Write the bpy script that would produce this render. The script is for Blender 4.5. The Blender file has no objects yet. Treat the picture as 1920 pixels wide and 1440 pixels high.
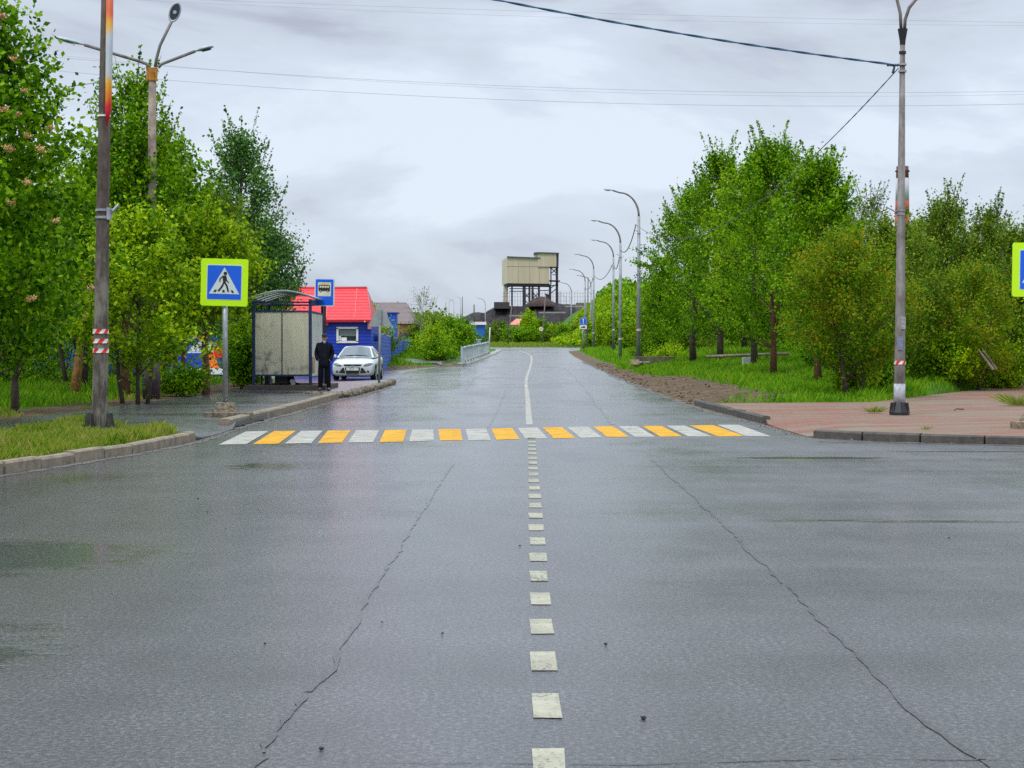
import bpy, bmesh, math, random
import numpy as np
from mathutils import Vector, Matrix, Euler
from mathutils.bvhtree import BVHTree
R = math.radians
rng = np.random.default_rng(11)
random.seed(11)
scene = bpy.context.scene
C = scene.collection

# ------------------------------------------------------------------ camera
F = 3200.0                      # focal length in pixels of the 1920 px wide photograph
HC = 1.45
PITCH = math.atan(64.0 / F)
cam_data = bpy.data.cameras.new("camera")
cam = bpy.data.objects.new("camera", cam_data)
C.objects.link(cam)
cam.location = (0, 0, HC)
cam.rotation_euler = (R(90) - PITCH, 0, 0)
cam_data.sensor_width = 36.0
cam_data.lens = 36.0 * F / 1920.0
cam_data.clip_end = 6000
cam_data.clip_start = 0.1
scene.camera = cam

# ------------------------------------------------------------------ world, sun, exposure
SUN_EL, SUN_AZ = 58.0, 215.0     # azimuth clockwise from +Y
world = bpy.data.worlds.new("World")
scene.world = world
world.use_nodes = True
nt = world.node_tree
for n in list(nt.nodes): nt.nodes.remove(n)
def N(t, **k):
    n = nt.nodes.new(t)
    for a, b in k.items(): setattr(n, a, b)
    return n
out = N('ShaderNodeOutputWorld'); mixs = N('ShaderNodeMixShader')
bg_sky = N('ShaderNodeBackground'); bg_cl = N('ShaderNodeBackground')
sky = N('ShaderNodeTexSky'); sky.sky_type = 'NISHITA'; sky.sun_disc = False
sky.sun_elevation = R(SUN_EL); sky.sun_rotation = R(SUN_AZ)
bg_sky.inputs[1].default_value = 0.10
nt.links.new(sky.outputs[0], bg_sky.inputs[0])
tc = N('ShaderNodeTexCoord'); sep = N('ShaderNodeSeparateXYZ')
nt.links.new(tc.outputs['Generated'], sep.inputs[0])
mp = N('ShaderNodeMapping'); mp.inputs['Scale'].default_value = (1.0, 1.0, 3.4)
mp.inputs['Location'].default_value = (9.1, 4.4, 0.5)
nt.links.new(tc.outputs['Generated'], mp.inputs[0])
n1 = N('ShaderNodeTexNoise'); n1.inputs['Scale'].default_value = 3.6; n1.inputs['Detail'].default_value = 9
n1.inputs['Roughness'].default_value = 0.55; n1.inputs['Distortion'].default_value = 0.5
nt.links.new(mp.outputs[0], n1.inputs[0])
# height ramp of the cloud deck: bright band low, heavier grey deck above
elr = N('ShaderNodeMapRange'); elr.inputs[1].default_value = 0.10; elr.inputs[2].default_value = 0.22
elr.inputs[3].default_value = 0.0; elr.inputs[4].default_value = -0.07
nt.links.new(sep.outputs[2], elr.inputs[0])
add = N('ShaderNodeMath', operation='ADD'); nt.links.new(n1.outputs[0], add.inputs[0]); nt.links.new(elr.outputs[0], add.inputs[1])
elr2 = N('ShaderNodeMapRange'); elr2.inputs[1].default_value = 0.0; elr2.inputs[2].default_value = 0.10
elr2.inputs[3].default_value = -0.05; elr2.inputs[4].default_value = 0.06
nt.links.new(sep.outputs[2], elr2.inputs[0])
add2 = N('ShaderNodeMath', operation='ADD'); nt.links.new(add.outputs[0], add2.inputs[0]); nt.links.new(elr2.outputs[0], add2.inputs[1])
cr = N('ShaderNodeValToRGB')
cr.color_ramp.elements[0].position = 0.37; cr.color_ramp.elements[0].color = (0.40, 0.432, 0.52, 1)
cr.color_ramp.elements[1].position = 0.61; cr.color_ramp.elements[1].color = (0.66, 0.735, 0.83, 1)
e = cr.color_ramp.elements.new(0.46); e.color = (0.53, 0.59, 0.68, 1)
e = cr.color_ramp.elements.new(0.56); e.color = (0.59, 0.66, 0.76, 1)
nt.links.new(add2.outputs[0], cr.inputs[0])
# overcast luminance grows towards the zenith (CIE overcast sky)
zen = N('ShaderNodeMapRange'); zen.inputs[1].default_value = 0.24; zen.inputs[2].default_value = 0.95
zen.inputs[3].default_value = 1.0; zen.inputs[4].default_value = 2.6
nt.links.new(sep.outputs[2], zen.inputs[0])
nt.links.new(cr.outputs[0], bg_cl.inputs[0]); nt.links.new(zen.outputs[0], bg_cl.inputs[1])
mixs.inputs[0].default_value = 0.94
nt.links.new(bg_sky.outputs[0], mixs.inputs[1]); nt.links.new(bg_cl.outputs[0], mixs.inputs[2])
nt.links.new(mixs.outputs[0], out.inputs[0])

sun_d = bpy.data.lights.new("sun", 'SUN'); sun_d.energy = 1.5; sun_d.angle = R(14); sun_d.color = (1.0, 0.97, 0.92)
sun = bpy.data.objects.new("sun", sun_d); C.objects.link(sun)
sun.rotation_euler = (R(90 - SUN_EL), 0, R(180 - SUN_AZ))
scene.view_settings.view_transform = 'Standard'
scene.view_settings.look = 'None'
scene.view_settings.exposure = 0.25
scene.view_settings.gamma = 1.0
scene.cycles.max_bounces = 8
scene.cycles.transparent_max_bounces = 12
scene.cycles.use_denoising = False

# ------------------------------------------------------------------ helpers
def W(px, py, d):
    """world point seen at photo pixel (px,py) at forward distance y = d"""
    dx = (px - 960) / F; dz = (720 - py) / F
    ca, sa = math.cos(PITCH), math.sin(PITCH)
    fy = ca + dz * sa; fz = -sa + dz * ca
    k = d / fy
    return Vector((dx * k, d, HC + fz * k))
def X(px, d): return W(px, 656, d).x
def Z(py, d): return W(960, py, d).z

def tag(o, label=None, cat=None, group=None, kind=None):
    if label: o["label"] = label
    if cat: o["category"] = cat
    if group: o["group"] = group
    if kind: o["kind"] = kind
    return o
def empty(name, loc, label=None, cat=None, group=None, rz=0, rot=None):
    o = bpy.data.objects.new(name, None); C.objects.link(o)
    o.location = loc; o.rotation_euler = rot if rot else (0, 0, rz); o.empty_display_size = 0.2
    return tag(o, label, cat, group)
def copy_tree(o, parent=None):
    c = o.copy(); C.objects.link(c)
    if parent: c.parent = parent
    for ch in list(o.children): copy_tree(ch, c)
    return c

MATS = {}
def mat(name, col, rough=0.6, metal=0.0, var=0.0, vscale=3.0, col2=None, bump=0.0, bscale=40.0, spec=0.5, coords='Object', stretch=None, lo=.35, hi=.65):
    if name in MATS: return MATS[name]
    m = bpy.data.materials.new(name); m.use_nodes = True; t = m.node_tree
    b = t.nodes['Principled BSDF']
    b.inputs['Roughness'].default_value = rough; b.inputs['Metallic'].default_value = metal
    b.inputs['Specular IOR Level'].default_value = spec
    b.inputs['Base Color'].default_value = (*col, 1)
    tcn = t.nodes.new('ShaderNodeTexCoord'); src = tcn.outputs[coords]
    if stretch:
        mpn = t.nodes.new('ShaderNodeMapping'); mpn.inputs['Scale'].default_value = stretch
        t.links.new(src, mpn.inputs[0]); src = mpn.outputs[0]
    if var > 0 or col2:
        nz = t.nodes.new('ShaderNodeTexNoise'); nz.inputs['Scale'].default_value = vscale; nz.inputs['Detail'].default_value = 6
        nz.inputs['Roughness'].default_value = .65
        t.links.new(src, nz.inputs[0])
        r = t.nodes.new('ShaderNodeValToRGB'); t.links.new(nz.outputs[0], r.inputs[0])
        c2 = col2 if col2 else tuple(c * (1 - var) for c in col); c1 = col if col2 else tuple(min(1, c * (1 + var)) for c in col)
        r.color_ramp.elements[0].position = lo; r.color_ramp.elements[0].color = (*c2, 1)
        r.color_ramp.elements[1].position = hi; r.color_ramp.elements[1].color = (*c1, 1)
        t.links.new(r.outputs[0], b.inputs['Base Color'])
    if bump > 0:
        nz2 = t.nodes.new('ShaderNodeTexNoise'); nz2.inputs['Scale'].default_value = bscale; nz2.inputs['Detail'].default_value = 4
        t.links.new(src, nz2.inputs[0]); bp = t.nodes.new('ShaderNodeBump'); bp.inputs['Strength'].default_value = 1.0
        bp.inputs['Distance'].default_value = bump
        t.links.new(nz2.outputs[0], bp.inputs['Height']); t.links.new(bp.outputs[0], b.inputs['Normal'])
    MATS[name] = m
    return m
def siding(name, col, pitch, depth, axis=2, rough=0.45, var=.12):
    """painted boards or metal sheet: bump profile repeated along one axis (object space)"""
    m = mat(name, col, rough, var=var, vscale=1.5); t = m.node_tree; b = t.nodes['Principled BSDF']
    tcn = t.nodes.new('ShaderNodeTexCoord'); sp = t.nodes.new('ShaderNodeSeparateXYZ'); t.links.new(tcn.outputs['Object'], sp.inputs[0])
    d = t.nodes.new('ShaderNodeMath'); d.operation = 'DIVIDE'; d.inputs[1].default_value = pitch; t.links.new(sp.outputs[axis], d.inputs[0])
    f = t.nodes.new('ShaderNodeMath'); f.operation = 'FRACT'; t.links.new(d.outputs[0], f.inputs[0])
    r = t.nodes.new('ShaderNodeValToRGB'); r.color_ramp.elements[0].position = 0; r.color_ramp.elements[0].color = (0, 0, 0, 1)
    r.color_ramp.elements[1].position = 1.0; r.color_ramp.elements[1].color = (.55, .55, .55, 1)
    e = r.color_ramp.elements.new(.12); e.color = (1, 1, 1, 1)
    t.links.new(f.outputs[0], r.inputs[0]); bp = t.nodes.new('ShaderNodeBump'); bp.inputs['Distance'].default_value = depth
    bp.inputs['Strength'].default_value = 1
    t.links.new(r.outputs[0], bp.inputs['Height']); t.links.new(bp.outputs[0], b.inputs['Normal'])
    return m

class MB:
    def __init__(s): s.v = []; s.f = []; s.m = []; s.mi = 0
    def add(s, vs, fs):
        o = len(s.v); s.v += [tuple(v) for v in vs]; s.f += [tuple(i + o for i in f) for f in fs]; s.m += [s.mi] * len(fs); return s
    def box(s, c, size, rz=0, rx=0, ry=0, taper=1.0):
        hx, hy, hz = size[0] / 2, size[1] / 2, size[2] / 2
        M = Matrix.Translation(c) @ Euler((rx, ry, rz)).to_matrix().to_4x4()
        vs = []
        for z in (-hz, hz):
            k = taper if z > 0 else 1.0
            for x, y in ((-hx, -hy), (hx, -hy), (hx, hy), (-hx, hy)): vs.append(M @ Vector((x * k, y * k, z)))
        return s.add(vs, [(3, 2, 1, 0), (4, 5, 6, 7), (0, 1, 5, 4), (1, 2, 6, 5), (2, 3, 7, 6), (3, 0, 4, 7)])
    def tube(s, pts, rad, n=8, caps=True):
        pts = [Vector(p) for p in pts]; k = len(pts)
        if not hasattr(rad, '__len__'): rad = [rad] * k
        up = Vector((0, 0, 1)); prev = None; vs = []
        for i in range(k):
            t = (pts[min(i + 1, k - 1)] - pts[max(i - 1, 0)])
            if t.length < 1e-9: t = up.copy()
            t.normalize()
            if prev is None:
                a = t.cross(up)
                if a.length < .1: a = t.cross(Vector((0, 1, 0)))
                a.normalize()
            else:
                a = prev - t * prev.dot(t); a.normalize()
            prev = a; b = t.cross(a)
            for j in range(n):
                an = 2 * math.pi * j / n
                vs.append(pts[i] + (a * math.cos(an) + b * math.sin(an)) * rad[i])
        fs = []
        for i in range(k - 1):
            for j in range(n):
                j2 = (j + 1) % n; fs.append((i * n + j, i * n + j2, (i + 1) * n + j2, (i + 1) * n + j))
        if caps: fs.append(tuple(range(n))[::-1]); fs.append(tuple((k - 1) * n + j for j in range(n)))
        return s.add(vs, fs)
    def prism(s, poly, y0, y1, plane='xz'):
        """polygon extruded; plane xz: poly=(x,z) from y0 to y1; xy: poly=(x,y) from z y0..y1"""
        n = len(poly)
        if plane == 'xz': vs = [(x, y0, z) for x, z in poly] + [(x, y1, z) for x, z in poly]
        elif plane == 'yz': vs = [(y0, x, z) for x, z in poly] + [(y1, x, z) for x, z in poly]
        else: vs = [(x, y, y0) for x, y in poly] + [(x, y, y1) for x, y in poly]
        fs = [tuple(range(n)), tuple(range(2 * n - 1, n - 1, -1))] + [(i, i + n, (i + 1) % n + n, (i + 1) % n) for i in range(n)]
        return s.add(vs, fs)
    def disc(s, c, r, y0, y1, n=24, rx=None):
        return s.prism([(c[0] + r * math.cos(2 * math.pi * i / n), c[1] + (rx or r) * math.sin(2 * math.pi * i / n)) for i in range(n)], y0, y1)
    def build(s, name, m, parent=None, smooth=False, bevel=0, origin=None):
        me = bpy.data.meshes.new(name)
        vs = s.v
        if origin is not None:
            ox, oy, oz = origin; vs = [(x - ox, y - oy, z - oz) for x, y, z in vs]
        me.from_pydata(vs, [], s.f); me.validate()
        for mm in (m if isinstance(m, (list, tuple)) else [m]): me.materials.append(mm)
        if len(set(s.m)) > 1:
            for p, i in zip(me.polygons, s.m): p.material_index = i
        bm = bmesh.new(); bm.from_mesh(me); bmesh.ops.recalc_face_normals(bm, faces=bm.faces); bm.to_mesh(me); bm.free()
        if smooth:
            for p in me.polygons: p.use_smooth = True
        o = bpy.data.objects.new(name, me); C.objects.link(o)
        if origin is not None: o.location = origin
        if parent: o.parent = parent
        if bevel:
            b = o.modifiers.new('bevel', 'BEVEL'); b.width = bevel; b.segments = 2; b.limit_method = 'ANGLE'; b.angle_limit = R(35)
            w = o.modifiers.new('wn', 'WEIGHTED_NORMAL') if smooth else None
        return o

def np_mesh(name, V, k, m, parent=None, smooth=False):
    """V: (n*k,3) vertices, faces of k consecutive vertices"""
    me = bpy.data.meshes.new(name); nv = len(V); nf = nv // k
    me.vertices.add(nv); me.vertices.foreach_set('co', np.asarray(V, np.float32).ravel())
    me.loops.add(nv); me.loops.foreach_set('vertex_index', np.arange(nv, dtype=np.int32))
    me.polygons.add(nf); me.polygons.foreach_set('loop_start', np.arange(0, nv, k, dtype=np.int32))
    me.update(calc_edges=True)
    me.materials.append(m)
    o = bpy.data.objects.new(name, me); C.objects.link(o)
    if parent: o.parent = parent
    return o

# ------------------------------------------------------------------ ground profile
_YZ = np.array([(-60, 0), (0, 0), (45, 0), (60, .05), (73, .14), (90, .30), (114, .55), (137, .85), (150, 1.0), (170, 1.28), (200, 1.68), (240, 2.15), (300, 2.9), (400, 4.0), (700, 8.0), (3000, 14.0)])
_yy = np.arange(-60, 3000, 2.0); _zz = np.interp(_yy, _YZ[:, 0], _YZ[:, 1]); _zz[5:-5] = np.convolve(_zz, np.ones(11) / 11, 'same')[5:-5]
def zr(y): return np.interp(y, _yy, _zz)
_XL = np.array([(-60, -70), (7.5, -70), (9, -26), (11, -14.5), (13, -10.2), (16, -7.6), (19.8, -5.95), (24, -5.3), (27.4, -5.05), (50, -5.12), (66, -4.65), (68.5, -5.2), (70, -6.5), (72, -14), (88, -14), (90, -7.2), (103, -4.25), (108, -3.05), (150, -1.7), (180, -1.2), (192, -3), (205, -8)])
_XR = np.array([(-60, 70), (25.2, 70), (25.5, 12), (25.9, 7.8), (27, 5.9), (28.3, 4.9), (33.4, 4.9), (44.6, 4.7), (88, 5.0), (137, 5.1), (170, 5.6), (180, 7), (190, 14), (205, 18)])
def xL(y): return np.interp(y, _XL[:, 0], _XL[:, 1])
def xR(y): return np.interp(y, _XR[:, 0], _XR[:, 1])
def sst(a, b, x):
    t = np.clip((x - a) / (b - a), 0, 1); return t * t * (3 - 2 * t)
def gz(x, y):
    x = np.asarray(x, float); y = np.asarray(y, float)
    b = zr(y); yc = np.minimum(y, 206)
    dl = xL(yc) - x; dr = x - xR(yc); d = np.maximum(dl, dr)
    d = np.where(y > 206, 3.0, d)
    # neighbours along y near the sharp corners
    for dy in (-.8, .8): d = np.minimum(d, np.where(y > 207, 3, np.maximum(xL(np.minimum(y + dy, 206)) - x, x - xR(np.minimum(y + dy, 206)))))
    left = dl > dr
    h_l = -.05 + .16 * sst(0.05, .30, d)
    h_rn = -.05 + .155 * sst(0.05, .40, d)
    h_rf = -.05 + .10 * sst(0.0, .25, d) + .16 * sst(.3, 3.5, d) * sst(44, 52, y)
    h = np.where(left, h_l, np.where(y < 44, h_rn, h_rf))
    # low bay and pavement under sheets on the left
    bay = sst(66, 69, y) * (1 - sst(88, 92, y)) * sst(-19, -15, x) * (x < 0)
    h = h * (1 - bay) + bay * (-.05)
    # ground stays low under the laid pavements
    eR = np.where(y < 43.4, np.where(y > 25, x - xR(yc) - .05, -1), np.where(y < 44, x - (5 + (y - 43) * 4.5), x - (9.3 + (y - 44) * .49)))
    fR = sst(-.55, -.05, eR) * (1 - sst(92, 95, y)) * (x > 0) * sst(25.2, 25.6, y)
    lw = np.interp(y, [27, 28, 29, 30, 31, 32, 36, 40, 46, 54], [-5.3, -5.9, -6.4, -6.9, -7.9, -9.6, -9.5, -9.4, -9.2, -8.6])
    fL = sst(-.05, .25, x - lw) * sst(26.8, 27.1, y) * (1 - sst(54, 56, y)) * (x < 0)
    fL = np.maximum(fL, sst(-9.8, -9.3, x) * (1 - sst(-8.2, -7.8, x)) * (y > 23) * (y < 33) * .6)
    fI = sst(-8.7, -8.3, x) * sst(52, 53, y) * (1 - sst(66, 68, y)) * (x < -4)
    fp = np.clip(np.maximum(np.maximum(fR, fL), fI), 0, 1)
    h = h * (1 - fp) + fp * (-.06)
    # right bank and hill
    h = h + (1 - fp) * .42 * sst(7, 11, x) * sst(62, 88, y) * (1 - sst(118, 150, y))
    h = h + (1 - fp) * .25 * sst(9, 14, x) * sst(46, 60, y)
    h = h + 6.6 * sst(6, 16, x) * sst(205, 245, y) * (1 - .4 * sst(300, 600, y))
    h = h + 2.2 * sst(9, 20, x) * sst(140, 190, y) * (1 - sst(205, 245, y))
    # left bank beyond the parking bay
    h = h + .75 * sst(-6.0, -9.5, x) * 0 + .75 * (1 - sst(-9.5, -5.5, x)) * sst(91, 99, y) * (1 - sst(150, 190, y))
    h = h + (1 - fp) * .02 * np.sin(x * 1.7 + y * .9) * np.sin(y * 1.3 - x * .4) * sst(.5, 1.5, d)
    return b + h

def vnoise(x, y, seed=0):
    x = np.asarray(x, float); y = np.asarray(y, float); s = 0
    r = np.random.default_rng(seed)
    for k in range(6):
        a = r.uniform(0, 2 * np.pi); f = 1.0 * 1.7 ** k; p = r.uniform(0, 6.28)
        s = s + np.sin((x * np.cos(a) + y * np.sin(a)) * f + p + 1.3 * np.sin((y * np.cos(a) - x * np.sin(a)) * f * .7 + p)) / (1 + .5 * k)
    return s / 2.6

def dirtmask(x, y):
    """1 = bare earth, 0 = grass"""
    x = np.asarray(x, float); y = np.asarray(y, float)
    n = vnoise(x * .9, y * .45, 3) * .9
    dr = x - xR(np.minimum(y, 206))
    wide = 1.3 + 1.6 * sst(43, 47, y) * (1 - sst(64, 84, y)) - .4 * sst(100, 120, y)
    m = (1 - sst(wide - .5, wide + .5, dr + n * .8)) * sst(42.5, 45, y) * (1 - sst(165, 180, y)) * (dr > -1)
    # trodden earth between left pavement and the trees
    ml = sst(-11.4, -10.2, x + n * .6) * (x < -5) * (y < 66) * sst(30, 32, y)
    mt = (x < -10) * sst(.2, .7, n) * .5 * (y < 70)
    # beside the bay by the fence
    mb = (1 - sst(0.3, .9, (xL(np.minimum(y, 206)) - x) + n * .4)) * (x < -2) * sst(88, 90, y) * (1 - sst(112, 120, y))
    mh = (vnoise(x * .5, y * .12, 8) > .55) * (y > 206) * (y < 225) * .7
    return np.clip(np.maximum.reduce([m, ml, mt * 1.0, mb * 1.0, mh * 1.0]), 0, 1)
# ------------------------------------------------------------------ ground, roads
def grid_mesh(xs, ys, zf):
    Xg, Yg = np.meshgrid(xs, ys); Zg = zf(Xg, Yg)
    V = np.stack([Xg, Yg, Zg], -1).reshape(-1, 3); nx, ny = len(xs), len(ys)
    i = np.arange((ny - 1) * (nx - 1)); r = i // (nx - 1); c = i % (nx - 1); a = r * nx + c
    Fq = np.stack([a, a + 1, a + nx + 1, a + nx], -1)
    return V, Fq
xs = np.concatenate([[-2600, -1200, -600, -300, -160, -100, -70, -50], np.arange(-40, -14, 1.0), np.arange(-14, 24, .3), np.arange(24, 40, 1.0), [42, 46, 50, 60, 75, 100, 160, 300, 600, 1200, 2600]])
ys = np.concatenate([[-60, -30, -15, -5, 0, 4], np.arange(6, 72, .4), np.arange(72, 125, .8), np.arange(125, 260, 2.0), [265, 275, 290, 310, 340, 380, 450, 600, 900, 1500, 2900]])
V, Fq = grid_mesh(xs, ys, gz)
me = bpy.data.meshes.new('ground'); me.from_pydata(V.tolist(), [], Fq.tolist())
at = me.attributes.new('dirt', 'FLOAT', 'POINT'); at.data.foreach_set('value', dirtmask(V[:, 0], V[:, 1]).astype(np.float32))
for p in me.polygons: p.use_smooth = True
m = bpy.data.materials.new('ground_earth_grass'); m.use_nodes = True; t = m.node_tree; b = t.nodes['Principled BSDF']
def tn(t, ty, **k):
    n = t.nodes.new(ty)
    for a, v in k.items(): setattr(n, a, v)
    return n
def noise(t, scale, detail=5, rough=.6, src=None, stretch=None):
    n = tn(t, 'ShaderNodeTexNoise'); n.inputs['Scale'].default_value = scale; n.inputs['Detail'].default_value = detail; n.inputs['Roughness'].default_value = rough
    if src is None: src = tn(t, 'ShaderNodeTexCoord').outputs['Object']
    if stretch:
        mpn = tn(t, 'ShaderNodeMapping'); mpn.inputs['Scale'].default_value = stretch; t.links.new(src, mpn.inputs[0]); src = mpn.outputs[0]
    t.links.new(src, n.inputs[0]); return n
def ramp(t, src, stops):
    r = tn(t, 'ShaderNodeValToRGB'); t.links.new(src, r.inputs[0])
    while len(r.color_ramp.elements) < len(stops): r.color_ramp.elements.new(.5)
    for e, (p, c) in zip(r.color_ramp.elements, stops): e.position = p; e.color = (*c, 1) if hasattr(c, '__len__') else (c, c, c, 1)
    return r
def mixc(t, fac, a, b2, mode='MIX'):
    n = tn(t, 'ShaderNodeMix', data_type='RGBA', blend_type=mode)
    if hasattr(fac, 'is_linked') or not isinstance(fac, (int, float)): t.links.new(fac, n.inputs[0])
    else: n.inputs[0].default_value = fac
    for s, i in ((a, 6), (b2, 7)):
        if isinstance(s, tuple): n.inputs[i].default_value = (*s, 1)
        else: t.links.new(s, n.inputs[i])
    return n.outputs[2]
def mth(t, op, a, b2=None, clamp=False):
    n = tn(t, 'ShaderNodeMath', operation=op, use_clamp=clamp)
    for s, i in ((a, 0), (b2, 1)):
        if s is None: continue
        if isinstance(s, (int, float)): n.inputs[i].default_value = s
        else: t.links.new(s, n.inputs[i])
    return n.outputs[0]
ga = noise(t, .8, 6); gb = noise(t, 2.2, 9, .72)
gcol = ramp(t, ga.outputs[0], [(.3, (.035, .10, .010)), (.5, (.06, .17, .012)), (.7, (.11, .19, .02))])
dcol = ramp(t, gb.outputs[0], [(.30, (.055, .036, .021)), (.5, (.15, .10, .058)), (.70, (.27, .195, .12))])
an = tn(t, 'ShaderNodeAttribute', attribute_name='dirt')
fac = mth(t, 'ADD', an.outputs['Fac'], mth(t, 'MULTIPLY', mth(t, 'SUBTRACT', noise(t, 3.5, 6).outputs[0], .5), .9), True)
fr = ramp(t, fac, [(.38, 0.0), (.60, 1.0)])
t.links.new(mixc(t, fr.outputs[0], gcol.outputs[0], dcol.outputs[0]), b.inputs['Base Color'])
b.inputs['Roughness'].default_value = .85; b.inputs['Specular IOR Level'].default_value = .25
bp = tn(t, 'ShaderNodeBump'); bp.inputs['Distance'].default_value = .14; t.links.new(noise(t, 5, 9, .75).outputs[0], bp.inputs['Height']); t.links.new(bp.outputs[0], b.inputs['Normal'])
me.materials.append(m)
ground = bpy.data.objects.new('ground', me); C.objects.link(ground); tag(ground, kind='structure')

# wet asphalt
def asphalt(name, light=1.0, puddles=True, gmul=1.0):
    m = bpy.data.materials.new(name); m.use_nodes = True; t = m.node_tree; b = t.nodes['Principled BSDF']
    co = tn(t, 'ShaderNodeTexCoord').outputs['Object']
    big = noise(t, .35, 4, .55, co, (1.0, .35, 1)); mid = noise(t, 2.2, 5, .6, co, (1, .5, 1)); fine = noise(t, 62, 4, .8, co, (.75, 1, 1)); fine2 = noise(t, 36, 3, .75, co, (1.1, 1, 1))
    base = ramp(t, mth(t, 'ADD', mth(t, 'MULTIPLY', fine.outputs[0], .5), mth(t, 'MULTIPLY', fine2.outputs[0], .5)), [(.40, (.004 * light, .0042 * light, .005 * light)), (.50, (.034 * light, .033 * light, .036 * light)), (.60, (.15 * light, .148 * light, .152 * light))])
    band = noise(t, .55, 4, .6, co, (.22, 1.0, 1))
    sheen_tone = ramp(t, mth(t, 'ADD', mth(t, 'MULTIPLY', mid.outputs[0], .5), mth(t, 'MULTIPLY', band.outputs[0], .5)), [(.36, .62), (.64, 1.35)])  # random mottling, plus broad bands of wet sheen painted into the base colour
    t.links.new(mixc(t, 1.0, base.outputs[0], sheen_tone.outputs[0], 'MULTIPLY'), b.inputs['Base Color'])
    rr = ramp(t, big.outputs[0], [(.34, .15), (.50, .23), (.66, .33)])
    rough = mth(t, 'ADD', mth(t, 'ADD', rr.outputs[0], mth(t, 'MULTIPLY', mth(t, 'SUBTRACT', mid.outputs[0], .5), .14)), mth(t, 'MULTIPLY', mth(t, 'SUBTRACT', band.outputs[0], .5), .35), True)
    bumpd = None
    if puddles:
        sp = tn(t, 'ShaderNodeSeparateXYZ'); t.links.new(co, sp.inputs[0])
        tot = None
        for (cx, cy, sx, sy, amp) in ((4.0, 22.9, 1.35, .30, 1.0), (3.6, 14.4, 1.0, .16, .95), (5.6, 14.35, 1.2, .10, .9), (-3.6, 12.0, 1.5, 1.4, .95), (-5.0, 19.3, 1.1, 1.6, .8), (-3.0, 21.3, 1.0, 1.2, .85), (6.6, 24.3, 1.8, .18, .9), (-3.4, 26.0, .7, .9, .75), (-2.7, 38, .25, 2.0, .7), (-2.6, 8.2, .7, 1.6, .75), (2.6, 14.5, 1.0, .22, .7), (1.4, 10.6, 1.2, .5, .45)):
            dx = mth(t, 'DIVIDE', mth(t, 'SUBTRACT', sp.outputs[0], cx), sx); dy = mth(t, 'DIVIDE', mth(t, 'SUBTRACT', sp.outputs[1], cy), sy)
            q = mth(t, 'ADD', mth(t, 'MULTIPLY', dx, dx), mth(t, 'MULTIPLY', dy, dy))
            g = mth(t, 'MULTIPLY', mth(t, 'EXPONENT', mth(t, 'MULTIPLY', q, -1.0)), amp)
            tot = g if tot is None else mth(t, 'MAXIMUM', tot, g)
        pn = noise(t, 2.6, 6, .7, co, (1, 1.6, 1))
        pm = ramp(t, mth(t, 'ADD', tot, mth(t, 'MULTIPLY', mth(t, 'SUBTRACT', pn.outputs[0], .5), 1.1)), [(.42, 0.0), (.68, 1.0)])
        # keep noise alone from making puddles far away from the marked hollows
        pm2 = mth(t, 'MULTIPLY', pm.outputs[0], mth(t, 'MULTIPLY', tot, 3.0, True), True)
        # the inner lane on the left is worn smooth and holds a thicker film
        lm = tn(t, 'ShaderNodeMapRange'); lm.interpolation_type = 'SMOOTHSTEP'; lm.inputs[1].default_value = -.6; lm.inputs[2].default_value = -2.6; lm.inputs[3].default_value = 0; lm.inputs[4].default_value = .52
        t.links.new(mth(t, 'ADD', sp.outputs[0], mth(t, 'MULTIPLY', mth(t, 'SUBTRACT', big.outputs[0], .5), 3.0)), lm.inputs[0])
        rough = mth(t, 'MULTIPLY', rough, mth(t, 'SUBTRACT', 1.0, lm.outputs[0]))
        rough = mth(t, 'MULTIPLY', rough, mth(t, 'SUBTRACT', 1.0, mth(t, 'MULTIPLY', pm2, .85)))
        bumpd = pm2
    b.inputs['Roughness'].default_value = .55
    b.inputs['Coat Weight'].default_value = 1.0; b.inputs['Coat IOR'].default_value = 1.42
    t.links.new(rough, b.inputs['Coat Roughness'])
    b.inputs['Specular IOR Level'].default_value = .5
    bp = tn(t, 'ShaderNodeBump'); bp.inputs['Distance'].default_value = .0085 * gmul; bp.inputs['Strength'].default_value = 1.0
    hh = mth(t, 'ADD', mth(t, 'MULTIPLY', fine.outputs[0], 1.0), mth(t, 'MULTIPLY', fine2.outputs[0], 1.2))
    if bumpd is not None: hh = mth(t, 'MULTIPLY', hh, mth(t, 'SUBTRACT', 1.0, mth(t, 'MULTIPLY', bumpd, .86)))
    t.links.new(hh, bp.inputs['Height']); t.links.new(bp.outputs[0], b.inputs['Normal'])
    # the water film: nearly level, following the grain only a little, rougher away from hollows
    wv = ramp(t, big.outputs[0], [(.38, .5), (.62, 1.0)])
    cb = tn(t, 'ShaderNodeBump'); cb.inputs['Strength'].default_value = 1.0; cb.inputs['Distance'].default_value = .0042 * gmul
    t.links.new(mth(t, 'MULTIPLY', hh, wv.outputs[0]), cb.inputs['Height']); t.links.new(cb.outputs[0], b.inputs['Coat Normal'])
    return m
M_ROAD = asphalt('wet_asphalt'); M_WALK = asphalt('pavement_asphalt', 1.2, False); M_BAY = asphalt('bay_asphalt', 1.15, False)

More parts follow.
